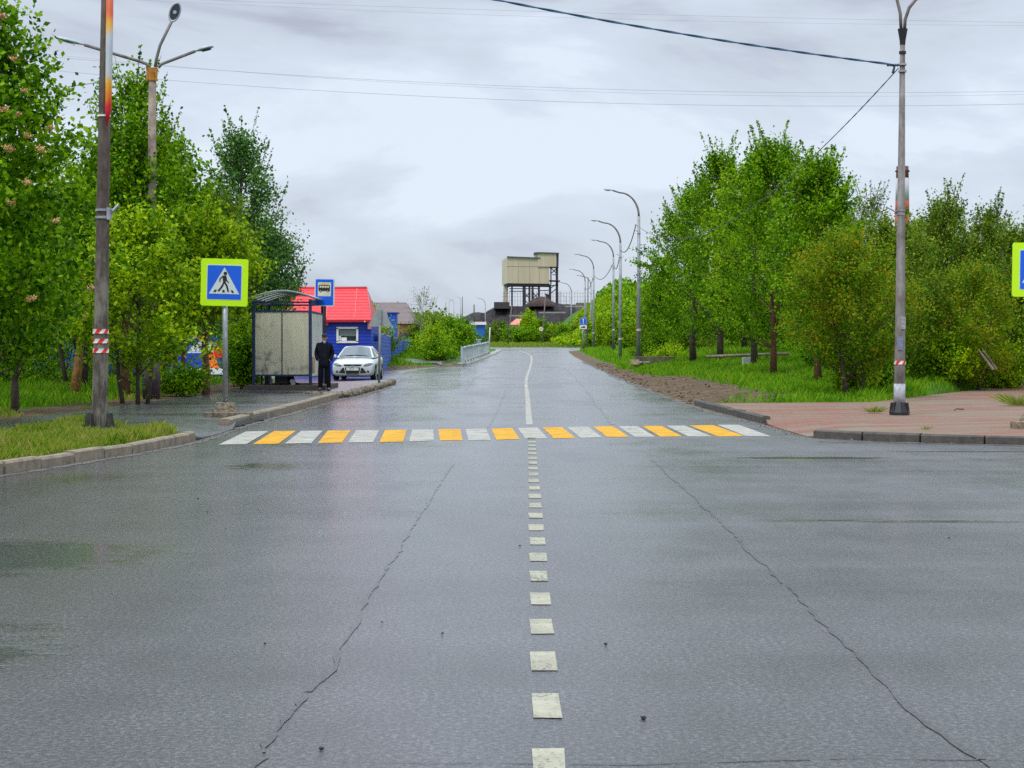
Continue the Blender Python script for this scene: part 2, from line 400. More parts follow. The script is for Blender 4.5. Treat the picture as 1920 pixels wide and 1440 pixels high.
def sheet(name, rows, zf, m, cols=None, skirt=0.0, parent=None):
    """rows: (y, x_left, x_right); cols: fractions or None"""
    cols = cols or [i / 12 for i in range(13)]
    mb = MB(); n = len(cols)
    vs = []
    for (y, a, c) in rows:
        for k in cols:
            x = a + (c - a) * k; vs.append((x, y, float(zf(x, y))))
    fs = [(r * n + i, r * n + i + 1, (r + 1) * n + i + 1, (r + 1) * n + i) for r in range(len(rows) - 1) for i in range(n - 1)]
    if skirt:
        base = len(vs); vs += [(x, y, z - skirt) for x, y, z in vs[:base]]
        ring = [i for i in range(n)] + [r * n + n - 1 for r in range(1, len(rows))] + [(len(rows) - 1) * n + i for i in range(n - 2, -1, -1)] + [r * n for r in range(len(rows) - 2, 0, -1)]
        for i in range(len(ring)):
            a, b2 = ring[i], ring[(i + 1) % len(ring)]; fs.append((b2, a, a + base, b2 + base))
    mb.add(vs, fs)
    me = bpy.data.meshes.new(name); me.from_pydata(mb.v, [], mb.f); me.materials.append(m)
    o = bpy.data.objects.new(name, me); C.objects.link(o)
    if parent: o.parent = parent
    return o
yrow = sorted(set([-60, -30, 0] + [float(v) for v in np.arange(4, 120, 1.0)] + [float(v) for v in np.arange(120, 206, 2.5)] + [25.2, 25.5, 25.9, 28.3, 27.4, 68.5, 19.8]))
yrow = [y for y in yrow if not (70 < y < 90)] ;
# main carriageway; the parking bay is its own sheet, so the road keeps a straight edge past it
def xLr(y): return float(np.interp(y, [66, 68.5, 90, 103], [-4.65, -4.9, -5.6, -4.25])) if 66 <= y <= 103 else float(xL(y))
yrow = sorted(set(yrow + [float(v) for v in np.arange(70, 91, 2.0)]))
road = sheet('road', [(y, xLr(y), float(xR(y))) for y in yrow], lambda x, y: zr(y), M_ROAD, [0, .05, .1, .2, .3, .4, .5, .6, .7, .8, .9, .95, 1])
tag(road, kind='structure')
bay_rows = [(y, -15.5, xLr(y) + .4) for y in np.arange(52, 67, 1.0)] + [(y, -15.5, xLr(y) + .4) for y in np.arange(67, 87, 1.0)] + [(87.0, -14.5, -4.8), (88.5, -11.0, -4.8), (90.0, -7.3, -4.9), (95, -6.2, -4.6), (103.0, -4.4, -3.8)]
bay = sheet('parking_bay', bay_rows, lambda x, y: zr(y) - .006, M_BAY); tag(bay, kind='structure')

# left pavement
def zpl(x, y):
    k = (1 - sst(.0, 1.3, -5.1 - x)) * sst(26.8, 27.8, y) * (1 - sst(30.8, 32.2, y))
    return zr(y) + .115 - .105 * k
rows = [(27.0, -5.25, -5.12), (28.0, -5.9, -5.08), (29.0, -6.4, -5.06), (30.0, -6.9, -5.06), (31.0, -7.9, -5.08)] + [(float(y), float(np.interp(y, [32, 36, 40, 46, 54], [-9.6, -9.5, -9.4, -9.2, -8.6])), -5.17) for y in np.arange(32, 55, 1.0)]
pav = sheet('pavement', rows, zpl, M_WALK, [0, .2, .4, .55, .7, .8, .88, .94, 1], .12); tag(pav, kind='structure')
rows = [(float(y), float(np.interp(y, [26, 28, 32], [-9.7, -9.4, -9.6])), float(np.interp(y, [26, 28, 31, 32], [-8.9, -8.3, -7.9, -7.7]))) for y in (24, 26, 28, 30, 31, 32)]
pav2 = sheet('pavement', rows, lambda x, y: zr(y) + .112, M_WALK, None, .1); tag(pav2, kind='structure')
# raised bus stop island, worn edge
M_ISL = asphalt('island_asphalt', 1.9, False)
rows = [(51.4, -6.2, -5.35), (52.4, -8.6, -5.15), (54, -8.6, -5.05), (57, -8.5, -4.95), (60, -8.2, -4.85), (63, -7.2, -4.8), (66, -5.8, -4.78), (67.6, -5.0, -4.8)]
isl = sheet('bus_stop_island', rows, lambda x, y: zr(y) + .165, M_ISL, None, .2); tag(isl, kind='structure')

# right pavement of pink and grey blocks
m = bpy.data.materials.new('block_paving'); m.use_nodes = True; t = m.node_tree; b = t.nodes['Principled BSDF']
co = tn(t, 'ShaderNodeTexCoord').outputs['Object']
br = tn(t, 'ShaderNodeTexBrick'); mpn = tn(t, 'ShaderNodeMapping'); mpn.inputs['Rotation'].default_value = (0, 0, R(8)); t.links.new(co, mpn.inputs[0]); t.links.new(mpn.outputs[0], br.inputs[0])
br.inputs['Scale'].default_value = 1.0; br.inputs['Mortar Size'].default_value = .006; br.inputs['Brick Width'].default_value = .42; br.inputs['Row Height'].default_value = .21
br.inputs['Mortar Smooth'].default_value = .3; br.inputs['Bias'].default_value = -.05
br.inputs['Color1'].default_value = (.26, .12, .085, 1); br.inputs['Color2'].default_value = (.225, .195, .145, 1); br.inputs['Mortar'].default_value = (.10, .085, .07, 1)
dn = noise(t, 1.1, 5, .6, co)
b3 = tn(t, 'ShaderNodeTexBrick'); mp3 = tn(t, 'ShaderNodeMapping'); mp3.inputs['Rotation'].default_value = (0, 0, R(-24)); t.links.new(co, mp3.inputs[0]); t.links.new(mp3.outputs[0], b3.inputs[0])
b3.inputs['Scale'].default_value = 1.0; b3.inputs['Mortar Size'].default_value = .0; b3.inputs['Brick Width'].default_value = 1.7; b3.inputs['Row Height'].default_value = .42
b3.inputs['Color1'].default_value = (.25, .058, .042, 1); b3.inputs['Color2'].default_value = (.21, .20, .14, 1); b3.inputs['Mortar'].default_value = (.3, .2, .15, 1)
dst = ramp(t, dn.outputs[0], [(.35, 0.0), (.7, .5)])
fin = mixc(t, dst.outputs[0], mixc(t, .72, br.outputs[0], b3.outputs[0]), (.215, .165, .115))
spk = ramp(t, noise(t, 60, 3, .6, co).outputs[0], [(.3, .82), (.7, 1.15)])
t.links.new(mixc(t, 1.0, fin, spk.outputs[0], 'MULTIPLY'), b.inputs['Base Color']); b.inputs['Roughness'].default_value = .7; b.inputs['Specular IOR Level'].default_value = .2
bp = tn(t, 'ShaderNodeBump'); bp.inputs['Distance'].default_value = .006; bp.invert = True; t.links.new(br.outputs['Fac'], bp.inputs['Height']); t.links.new(bp.outputs[0], b.inputs['Normal'])
def zpr(x, y):
    k = (1 - sst(0, 1.2, x - xR(y))) * sst(27.6, 28.4, y) * (1 - sst(32.4, 33.6, y))
    return zr(y) + .10 - .09 * k
def xRp(y): return float(xR(y)) + (.30 if y < 28.1 else .02 if y < 33.3 else .10)
rows = [(y, xRp(y), 60.0) for y in (25.5, 25.7, 25.9, 26.4, 27, 27.6, 28.0, 28.4, 29, 30, 31, 32, 32.8, 33.6, 34.5, 36, 38, 40, 42, 43.0)]
rows += [(y, float(5.0 + (y - 43.0) * 4.5 if y < 44 else 9.3 + (y - 44) * .49), 60.0) for y in (43.5, 44.0, 48, 54, 60, 66, 75, 90)]
cl = [0, .006, .012, .02, .035, .06, .1, .2, .4, .7, 1]
pr = sheet('block_pavement', rows, zpr, m, cl, .1); tag(pr, kind='structure')

# ------------------------------------------------------------------ kerbs
M_KERB = mat('kerb_concrete', (.25, .205, .145), .8, var=.3, vscale=5, bump=.006, bscale=30)
M_KERB_D = mat('kerb_grey', (.085, .074, .062), .75, var=.3, vscale=6, bump=.006, bscale=30)
M_KERB_B = mat('kerb_broken', (.30, .25, .17), .9, col2=(.07, .06, .045), vscale=6, bump=.03, bscale=12)
def kerb(label, pts, m, w=.16, hi=.15, lo=-.06, stone=1.0, jitter=.012, gap=.012):
    """a run of kerb stones along a polyline (outer = left of travel direction)"""
    P = [Vector((x, y, 0)) for x, y in pts]; L = [0]
    for a, b2 in zip(P, P[1:]): L.append(L[-1] + (b2 - a).length)
    def at(s):
        s = min(max(s, 0), L[-1])
        for i in range(len(P) - 1):
            if s <= L[i + 1] or i == len(P) - 2:
                f = (s - L[i]) / max(1e-6, L[i + 1] - L[i]); return P[i].lerp(P[i + 1], f)
    mb = MB(); s = 0; n = 0
    while s < L[-1] - .15:
        ln = min(stone, L[-1] - s); a = at(s + gap); b2 = at(s + ln - gap)
        d = (b2 - a); rz = math.atan2(d.y, d.x); c = (a + b2) / 2; zt = float(zr(c.y)) + hi + random.uniform(-jitter, jitter); zb = float(zr(c.y)) + lo
        M = Matrix.Translation((c.x, c.y, 0)) @ Euler((0, 0, rz + random.uniform(-.012, .012))).to_matrix().to_4x4()
        h = d.length / 2; bv = .025
        prof = [(-w / 2, zb), (-w / 2, zt - bv), (-w / 2 + bv, zt), (w / 2 - bv, zt), (w / 2, zt - bv), (w / 2, zb)]
        vs = [M @ Vector((sx * (h - (0 if 0 < i < 5 and 0 else 0)), q[0], q[1] + random.uniform(-jitter, jitter) * .5)) for sx in (-1, 1) for i, q in enumerate(prof)]
        k = len(prof)
        mb.add(vs, [tuple(range(k)), tuple(range(2 * k - 1, k - 1, -1))] + [(i, (i + 1) % k, (i + 1) % k + k, i + k) for i in range(k)])
        s += ln; n += 1
    o = mb.build('kerb', m, origin=(P[0].x, P[0].y, 0)); tag(o, label, kind='structure'); return o
kL = [(x - .08, y) for y, x in ((11, -14.5), (13, -10.2), (16, -7.6), (19.8, -5.95), (24, -5.3), (27.2, -5.05))]
kerb('grey concrete kerb round the grassy island at left', kL, M_KERB, .16, .14)
kerb('long tan kerb stones from crossing to bus stop', [(-5.32, 31.6), (-5.25, 40), (-5.22, 50.2)], M_KERB, .22, .17, stone=2.4, jitter=.006, gap=.004)
kerb('grey kerb on right before the crossing', [(4.98, 33.4), (4.82, 44.4)], M_KERB_D, .16, .15)
kerb('dark kerb round the block paved corner at right', [(5.02, 28.2), (5.98, 27.1), (7.9, 25.98), (12, 25.55), (25, 25.3), (60, 25.2)], M_KERB_D, .15, .125)
kerb('light kerb below the roadside railing', [(-2.95, 108), (-2.2, 130), (-1.6, 150), (-1.1, 178)], mat('kerb_light', (.5, .5, .47), .8, var=.2), .2, .12, stone=2)
# broken concrete edge of the island
bm = bmesh.new()
edge = [(-6.35, 51.2), (-5.3, 50.4), (-5.0, 51.6), (-4.95, 54), (-4.85, 58), (-4.78, 62), (-4.74, 66), (-4.75, 67.8)]
for (a, b2) in zip(edge, edge[1:]):
    Lg = math.dist(a, b2); k = max(1, int(Lg / .35))
    for i in range(k):
        f = (i + .5) / k; x = a[0] + (b2[0] - a[0]) * f; y = a[1] + (b2[1] - a[1]) * f
        mm = Matrix.Translation((x + random.uniform(-.04, .04), y, float(zr(y)) + .07)) @ Euler((random.uniform(-.15, .15), random.uniform(-.15, .15), math.atan2(b2[1] - a[1], b2[0] - a[0]) + random.uniform(-.3, .3))).to_matrix().to_4x4() @ Matrix.Diagonal((.24, .14, .13, 1))
        r = bmesh.ops.create_icosphere(bm, subdivisions=2, radius=1, matrix=mm)
        for v in r['verts']: v.co += Vector((random.uniform(-1, 1), random.uniform(-1, 1), random.uniform(-1, 1))) * .022
me = bpy.data.meshes.new('kerb'); bm.to_mesh(me); bm.free(); me.materials.append(M_KERB_B)
o = bpy.data.objects.new('kerb', me); C.objects.link(o); tag(o, 'crumbled concrete kerb along the bus stop island', kind='structure')
# walkway strip beside railing
o = sheet('roadside_strip', [(108.0, -4.1, -3.0), (130.0, -3.2, -2.25), (150.0, -2.6, -1.7), (178.0, -1.9, -1.15)], lambda x, y: zr(y) + .10, mat('concrete_strip', (.33, .31, .27), .8, var=.25, vscale=1.2), None, .1); tag(o, kind='structure')
o = sheet('footpath', [(104.0, -8.0, -4.3), (108.0, -6.8, -4.4), (116.0, -6.0, -4.2), (130.0, -5.0, -3.4)], lambda x, y: float(gz(x, y)) + .10, M_WALK, None, .1); tag(o, kind='structure')

# ------------------------------------------------------------------ markings (parts of the road)
def paint(name, col, wear=.35):
    m = bpy.data.materials.new(name); m.use_nodes = True; t = m.node_tree; b = t.nodes['Principled BSDF']
    co = tn(t, 'ShaderNodeTexCoord').outputs['Object']
    f = ramp(t, mth(t, 'ADD', mth(t, 'MULTIPLY', noise(t, 45, 4, .8, co).outputs[0], .7), mth(t, 'MULTIPLY', noise(t, 2.5, 3, .6, co).outputs[0], .3)), [(.38, 1.0), (.48, 0.0)])
    g = ramp(t, noise(t, 3.5, 5, .7, co).outputs[0], [(.3, .55), (.75, 1.0)])
    c = mixc(t, mth(t, 'MULTIPLY', f.outputs[0], wear), col, (.06, .06, .062))
    t.links.new(mixc(t, 1.0, c, g.outputs[0], 'MULTIPLY'), b.inputs['Base Color']); b.inputs['Roughness'].default_value = .6; b.inputs['Specular IOR Level'].default_value = .12
    bp = tn(t, 'ShaderNodeBump'); bp.inputs['Distance'].default_value = .002; t.links.new(noise(t, 75, 3, .7, co).outputs[0], bp.inputs['Height']); t.links.new(bp.outputs[0], b.inputs['Normal'])
    return m
P_W = paint('white_paint', (.54, .53, .46), .85); P_WD = paint('dash_paint', (.50, .49, .37), .9); P_Y = paint('yellow_paint', (.86, .45, .018), .55)
def gxy(px, py, z=0):  # ground hit of a photo pixel on the level plane
    dx = (px - 960) / F; dz = (720 - py) / F; ca, sa = math.cos(PITCH), math.sin(PITCH)
    fy = ca + dz * sa; fz = -sa + dz * ca; k = (z - HC) / fz
    return dx * k, fy * k
def flat_poly(name, pts, m, parent, dz=.004, thick=None):
    me = bpy.data.meshes.new(name); me.from_pydata([(x, y, float(zr(y)) + dz) for x, y in pts], [], [tuple(range(len(pts)))])
    me.materials.append(m); o = bpy.data.objects.new(name, me); C.objects.link(o); o.parent = parent
    return o
# crossing: 9 white and 9 yellow stripes; near / far corner pixels measured at both ends
near = [(410, 834), (474, 833), (534, 832), (596, 831), (652, 830), (711, 829.5), (767, 828), (825, 826), (878, 826), (931, 825), (985, 823), (1038, 822), (1089, 821.5), (1139, 820), (1190, 819.5), (1238, 819), (1290, 818.5), (1346, 818.5), (1398, 818)]
far = [(462, 809), (514, 808.5), (565, 808), (615, 807.5), (668, 807), (722, 806.5), (773, 806), (822, 805), (873, 804.5), (921, 804), (970, 802.5), (1017, 801.5), (1063, 801), (1112, 800), (1159, 799.5), (1204, 799), (1249, 798.5), (1292, 798), (1339, 797)]
for i in range(18):
    a = gxy(*near[i]); c = gxy(*far[i]); a2 = gxy(*near[i + 1]); c2 = gxy(*far[i + 1])
    w = .80 if i < 17 else .96
    b1 = (a[0] + (a2[0] - a[0]) * w, a[1] + (a2[1] - a[1]) * w); b2 = (c[0] + (c2[0] - c[0]) * w, c[1] + (c2[1] - c[1]) * w)
    o = flat_poly('crossing_stripe', [a, b1, b2, c], P_W if i % 2 == 0 else P_Y, road)
    o['label'] = ('white' if i % 2 == 0 else 'yellow') + ' crossing stripe'
o = flat_poly('crossing_stripe', [gxy(1398, 818), gxy(1446, 818.5), gxy(1386, 797), gxy(1344, 796.5)], P_W, road); o['label'] = 'white crossing stripe'
y = 4.5; k = 0
# dashes 0.5 m painted, 0.5 m gap
while y < 28.6:
    ya = 3.70 + k * .995; k += 1; y = ya
    if ya > 28.2: break
    xc = .080 + .00864 * ya
    j = lambda: random.uniform(-.006, .006)
    flat_poly('centre_dash', [(xc - .058 + j(), ya + j()), (xc + .058 + j(), ya + j()), (xc + .060 + j(), ya + .48 + j()), (xc - .060 + j(), ya + .48 + j())], P_WD, road)
cl_pts = [(33.0, .33), (38, .37), (46, .43), (55, .49), (64, .53), (73, .60), (84, .76), (95, .98), (106, 1.15), (122, 1.40), (140, 1.62), (152, 1.5), (165, 1.15), (178, .7)]
cy = np.arange(33, 178, 1.5); cx = np.interp(cy, [p[0] for p in cl_pts], [p[1] for p in cl_pts]); cx = np.convolve(np.pad(cx, 3, 'edge'), np.ones(7) / 7, 'valid')
vs = []; 
for x, y in zip(cx, cy): vs += [(x - .065, y, float(zr(y)) + .004), (x + .065, y, float(zr(y)) + .004)]
me = bpy.data.meshes.new('centre_line'); me.from_pydata(vs, [], [(2 * i, 2 * i + 1, 2 * i + 3, 2 * i + 2) for i in range(len(cy) - 1)]); me.materials.append(P_W)
o = bpy.data.objects.new('centre_line', me); C.objects.link(o); o.parent = road
# seams, cracks and patch outlines
M_SEAM = asphalt('asphalt_crack', .62, False, 1.1); M_SEAL = mat('asphalt_seam_worn', (.20, .20, .20), .6, var=.5, vscale=30)
def crack(pts, w, m=M_SEAM, wob=.02, seed=0, name='crack', dz=.0035, step=.07, patchy=True):
    r = random.Random(seed); P = [Vector((a, b2, 0)) for a, b2 in pts]; vs = []; fs = []; run = 0; ww = 0; idx = 0
    for a, b2 in zip(P, P[1:]):
        L = (b2 - a).length; n = max(2, int(L / step)); d = (b2 - a).normalized(); nn = Vector((-d.y, d.x, 0))
        for i in range(n):
            q = a.lerp(b2, i / n); ww = ww * .8 + r.uniform(-1, 1) * wob * .4; half = w * r.uniform(.04, .55)
            q = q + nn * ww
            for sgn in (-1, 1):
                p = q + nn * sgn * half; vs.append((p.x, p.y, float(zr(p.y)) + dz))
            if idx > 0 and (not patchy or r.random() < .985): fs.append((2 * idx - 2, 2 * idx - 1, 2 * idx + 1, 2 * idx))
            idx += 1
    me = bpy.data.meshes.new(name); me.from_pydata(vs, [], fs); me.materials.append(m); o = bpy.data.objects.new(name, me); C.objects.link(o); o.parent = road
    return o
crack([(-.93, 5.2), (-.90, 6.6), (-.86, 7.2)], .05, wob=.03, seed=1)
crack([(-.86, 7.2), (-.80, 7.7), (-.84, 8.2), (-.82, 12), (-.80, 17), (-.74, 21.7)], .034, wob=.022, seed=2, step=.14)
crack([(-.45, 31.9), (-.38, 36), (-.30, 45), (-.22, 58)], .06, wob=.02, seed=3, step=.3)
crack([(1.75, 5.0), (1.62, 6.4), (1.60, 7.3), (1.66, 10), (1.75, 14.5), (1.86, 22.7)], .036, wob=.03, seed=4, step=.14)
crack([(1.95, 33), (2.2, 45), (2.6, 60), (2.9, 80), (3.0, 100)], .09, wob=.03, seed=5, step=.4)
crack([(-1.6, 60), (-1.7, 75), (-1.2, 90)], .10, wob=.05, seed=6, step=.4)
crack([(-.6, 5.98), (.4, 5.94), (1.2, 6.02), (2.2, 5.97)], .014, wob=.02, seed=7)
crack([(-4.6, 67.5), (-4.9, 74), (-4.6, 84), (-4.7, 96)], .14, wob=.05, seed=8, step=.4)
crack([(-2.2, 66), (0.2, 67), (2.2, 67.5), (4.8, 67)], .2, wob=.1, seed=9, step=.3)
# mud and grit lying along kerbs
M_GRIT = mat('gutter_grit', (.115, .10, .085), .75, var=.4, vscale=20, bump=.004, bscale=60)
crack([(-5.08, 31.2), (-5.02, 40), (-4.95, 50), (-4.6, 52), (-4.62, 60), (-4.55, 66)], .34, M_GRIT, .10, 21, 'grit_strip', .003, .2, False)
crack([(4.85, 26.95), (5.75, 26.75), (7.75, 25.75), (12, 25.3), (25, 25.1)], .22, M_GRIT, .06, 22, 'grit_strip', .003, .2, False)
crack([(-9.9, 13), (-7.4, 16.1), (-5.78, 19.9), (-5.15, 24), (-4.9, 27.2), (-5.02, 31)], .20, M_GRIT, .06, 23, 'grit_strip', .003, .2, False)
crack([(4.82, 33.2), (4.6, 44), (4.75, 60), (4.9, 88), (5.0, 120)], .40, M_GRIT, .16, 24, 'grit_strip', .003, .25, False)
# loose gravel and clods on the bare verge and in the gutters
def gravel(label, n, xf, yr, smin, smax, m, seed):
    r = random.Random(seed); bm = bmesh.new()
    for i in range(n):
        y = r.uniform(*yr); x = xf(y, r); s = r.uniform(smin, smax); z = max(float(gz(x, y)), float(zr(y)) if xL(y) < x < xR(y) else -9)
        q = bmesh.ops.create_icosphere(bm, subdivisions=1, radius=s, matrix=Matrix.Translation((x, y, z + s * .25)) @ Euler((r.random(), r.random(), r.uniform(0, 6))).to_matrix().to_4x4() @ Matrix.Diagonal((1, r.uniform(.5, .9), r.uniform(.35, .7), 1)))
        for v in q['verts']: v.co += Vector((r.uniform(-1, 1), r.uniform(-1, 1), r.uniform(-1, 1))) * s * .15
    me = bpy.data.meshes.new('gravel'); bm.to_mesh(me); bm.free(); me.materials.append(m); o = bpy.data.objects.new('gravel', me); C.objects.link(o); tag(o, label, 'gravel', kind='stuff')
M_GRV = mat('verge_gravel', (.24, .175, .11), .9, col2=(.07, .05, .03), vscale=3)
gravel('loose stones and clods on the bare earth verge at right', 420, lambda y, r: float(xR(y)) + r.uniform(0, 1) ** 1.6 * 4.2 - .05, (44.5, 110), .02, .09, M_GRV, 3)
gravel('grit lying in the gutter below the left kerb', 260, lambda y, r: float(xL(y)) + abs(r.gauss(0, .14)) + .02, (20, 50), .006, .022, mat('gutter_stone', (.16, .14, .11), .8, var=.5), 4)
gravel('grit lying along the right kerb', 200, lambda y, r: float(xR(y)) - abs(r.gauss(0, .14)) - .02, (26, 44), .006, .022, MATS['gutter_stone'], 5)
# loose small stones on the carriageway
M_ST = mat('dark_stone', (.03, .03, .03), .8)
def stone_mesh(seed, m):
    r = random.Random(seed); bm = bmesh.new(); bmesh.ops.create_icosphere(bm, subdivisions=1, radius=1)
    for v in bm.verts: v.co *= r.uniform(.7, 1.15); v.co.z *= .6
    me = bpy.data.meshes.new('stone'); bm.to_mesh(me); bm.free(); me.materials.append(m); return me
sm = [stone_mesh(i, M_ST) for i in range(3)]
for i, (px, py) in enumerate([(602, 1407), (716, 1169), (497, 1209), (1207, 1349), (975, 1025), (389, 961), (371, 936), (423, 993), (1780, 1010), (1136, 1210), (830, 1190)]):
    x, y = gxy(px, py); o = bpy.data.objects.new('stone', sm[i % 3]); C.objects.link(o); o.location = (x, y, .008); s = random.uniform(.008, .015) * (1.3 if i in (0, 3) else 1); o.scale = (s, s, s); o.rotation_euler = (0, 0, i)
    tag(o, 'tiny dark stone on the wet road, ' + ['lowest one, near the bottom edge left of centre', 'between dash row and long left seam', 'alone on the left lane left of the seam', 'right of the nearest dashes, low in the picture', 'just left of the middle dashes', 'in front of the grassy island, nearer one', 'in front of the grassy island, farther one', 'left lane, rightmost of three before the island', 'far right of the carriageway', 'right lane beside the dash row', 'touching the left seam half way up'][i], 'stone', 'tiny stones scattered on the road')
# ------------------------------------------------------------------ street furniture
M_GALV = mat('galvanised', (.36, .38, .40), .45, .55, var=.25, vscale=8)
M_POLE_P = mat('painted_steel_worn', (.25, .235, .22), .6, .1, col2=(.085, .065, .055), vscale=4, stretch=(1, 1, .45), bump=.002, bscale=30)
M_POLE_L = mat('old_pole', (.125, .10, .085), .75, .0, col2=(.05, .036, .03), vscale=6, stretch=(1, 1, .35), bump=.003, bscale=25)
M_DARKM = mat('dark_metal', (.03, .03, .033), .5, .4); M_BLACK = mat('black_plain', (.012, .012, .013), .6)
M_WHITE = mat('white_plain', (.78, .78, .76), .5, var=.06); M_RED = mat('red_plain', (.72, .025, .02), .5, var=.1)
M_LAMPH = mat('lamp_head_grey', (.36, .41, .44), .4, .2, var=.1); M_GLASS_D = mat('lamp_glass', (.02, .025, .03), .1)
M_SGRN = mat('fluorescent_border', (.56, .95, .0), .4, var=.03); M_SBLU = mat('sign_blue', (.004, .115, .74), .35, var=.04)
M_SWHT = mat('sign_white', (.62, .70, .68), .35, var=.04); M_CREAM = mat('sign_cream', (.62, .60, .44), .4, var=.05)
M_SGREY = mat('sign_back', (.36, .40, .39), .45, .3, var=.1); M_CONC = mat('old_concrete', (.30, .25, .17), .9, col2=(.10, .085, .06), vscale=14, bump=.02, bscale=14)
def gzf(x, y): return float(gz(x, y))

def strip(mb, pts, w, y0, y1):
    for (a, b2) in zip(pts, pts[1:]):
        d = Vector((b2[0] - a[0], b2[1] - a[1])); d.normalize(); n = Vector((-d.y, d.x)) * w / 2; e = d * w * .25
        mb.prism([(a[0] - n.x - e.x, a[1] - n.y - e.y), (b2[0] - n.x + e.x, b2[1] - n.y + e.y), (b2[0] + n.x + e.x, b2[1] + n.y + e.y), (a[0] + n.x - e.x, a[1] + n.y - e.y)], y0, y1)
def rrect(x0, z0, x1, z1, r, n=5):
    P = []
    for cx, cz, a0 in ((x1 - r, z1 - r, 0), (x0 + r, z1 - r, 90), (x0 + r, z0 + r, 180), (x1 - r, z0 + r, 270)):
        for i in range(n + 1): a = R(a0 + 90 * i / n); P.append((cx + r * math.cos(a), cz + r * math.sin(a)))
    return P
def crossing_sign(loc, label, rz=0, roll=0, post_h=2.1, sheet=.945):
    t = empty('pedestrian_crossing_sign', loc, label, 'road sign', 'pedestrian crossing signs', rz)
    h = sheet / 2; zc = post_h + h - .05
    def plate(name, mb, m, par=t):
        o = mb.build(name, m, par); 
        return o
    MBp = MB().tube([(0, .02, 0), (0, .02, post_h + .7)], .052, 14); MBp.build('post', M_GALV, t, True)
    pl = empty('sign_plate', (0, 0, zc)); pl.parent = t; pl.rotation_euler = (0, R(roll), 0)
    MB().prism(rrect(-h, -h, h, h, .045), -.060, -.040).build('border', M_SGRN, pl)
    MB().prism(rrect(-.352, -.352, .352, .352, .025), -.064, -.061).build('white_edge', M_SWHT, pl)
    MB().prism(rrect(-.338, -.338, .338, .338, .02), -.068, -.065).build('blue_panel', M_SBLU, pl)
    MB().prism([(-.305, -.232), (.305, -.232), (0, .30)], -.072, -.069).build('triangle', M_SWHT, pl)
    f = MB(); y0, y1 = -.076, -.0732
    s = .00245; q = lambda a, b2: ((a - 337) * s, (290 - b2) * s)
    f.disc(q(344, 217), .036, y0, y1, 18)
    f.prism([q(322, 236), q(352, 234), q(358, 256), q(346, 294), q(328, 296)], y0, y1)
    strip(f, [q(325, 240), q(303, 262), q(300, 284)], .022, y0 - .0005, y1)
    strip(f, [q(350, 250), q(358, 276), q(373, 291)], .02, y0 - .001, y1)
    strip(f, [q(334, 292), q(318, 326), q(292, 360)], .034, y0 - .0015, y1)
    strip(f, [q(342, 290), q(359, 318), q(371, 362)], .034, y0 - .002, y1)
    for a in ([q(262, 351), q(279, 351), q(269, 371), q(248, 371)], [q(324, 352), q(342, 352), q(342, 372), q(324, 372)], [q(391, 353), q(408, 353), q(419, 375), q(402, 375)]): f.prism(a, y0, y1)
    f.build('walking_figure', M_BLACK, pl)
    MB().box((0, -.02, zc + .2), (.3, .03, .03)).build('bracket', M_GALV, t); MB().box((0, -.02, zc - .2), (.3, .03, .03)).build('bracket', M_GALV, t)
    return t
sx, sy = X(422, 34.3), 34.3
crossing_sign((sx, sy, .24), 'yellow bordered pedestrian crossing sign on concrete block at the left kerb', 0, 1.6, 2.14, .945)
crossing_sign((X(1946, 30.0), 30.0, .22), 'pedestrian crossing sign cut off by the right frame edge', 0, .5, 2.21, .945)
def block(loc, label, name='sign_base', sx_=.5, sy_=.42, h=.2, top=.62, slab=None):
    t = empty(name, loc, label, 'concrete base', 'sign bases')
    bm = bmesh.new(); bmesh.ops.create_cube(bm, size=1); bmesh.ops.subdivide_edges(bm, edges=bm.edges, cuts=6, use_grid_fill=True)
    for v in bm.verts:
        k = 1 - (1 - top) * (v.co.z + .5) ** 1.3; v.co.x *= sx_ * k; v.co.y *= sy_ * k; v.co.z = (v.co.z + .5) * h
        v.co += Vector((random.uniform(-1, 1), random.uniform(-1, 1), random.uniform(-1, 1))) * .010
    me = bpy.data.meshes.new('block'); bm.to_mesh(me); bm.free(); me.materials.append(M_CONC); o = bpy.data.objects.new('block', me); C.objects.link(o); o.parent = t; o.location = (0, 0, .07)
    if slab:
        mb = MB().box((slab[2], slab[3], .02), (slab[0], slab[1], .15)); s = mb.build('slab', M_CONC, t, bevel=.015)
        s.rotation_euler = (0, 0, R(slab[4]))
    return t
block((sx, sy, .12), 'rough concrete block under the left crossing sign', slab=(.95, .26, .12, -.42, 2))
block((X(1946, 30.0), 30.0, .13), 'rough concrete block under the right crossing sign', slab=(.9, .3, -.25, -.7, 4))

# bus stop sign
t = empty('bus_stop_sign', (X(609.5, 55), 55.0, .18), 'blue bus stop sign with black bus symbol beside the shelter', 'road sign')
MB().tube([(0, .03, 0), (0, .03, 3.35)], .034, 10).build('post', M_DARKM, t, True)
w, h, zc = .32, .445, 2.70 + .42
pl = empty('sign_plate', (0, 0, zc)); pl.parent = t; pl.rotation_euler = (0, R(1.2), R(-6))
MB().prism(rrect(-w, -h, w, h, .04), -.08, -.02).build('frame', M_SWHT, pl)
MB().prism(rrect(-w + .03, -h + .03, w - .03, h - .03, .02), -.084, -.081).build('blue_panel', M_SBLU, pl)
MB().prism(rrect(-.215, -.125, .215, .32, .01), -.088, -.085).build('cream_panel', M_CREAM, pl)
g = MB(); g.prism([(-.19, .215), (-.175, .235), (.15, .235), (.175, .22), (.185, .04), (-.185, .04), (-.195, .12)], -.092, -.0885); g.disc((-.12, .04), .038, -.093, -.0885, 16); g.disc((.11, .04), .038, -.093, -.0885, 16); g.build('bus_symbol', M_BLACK, pl)
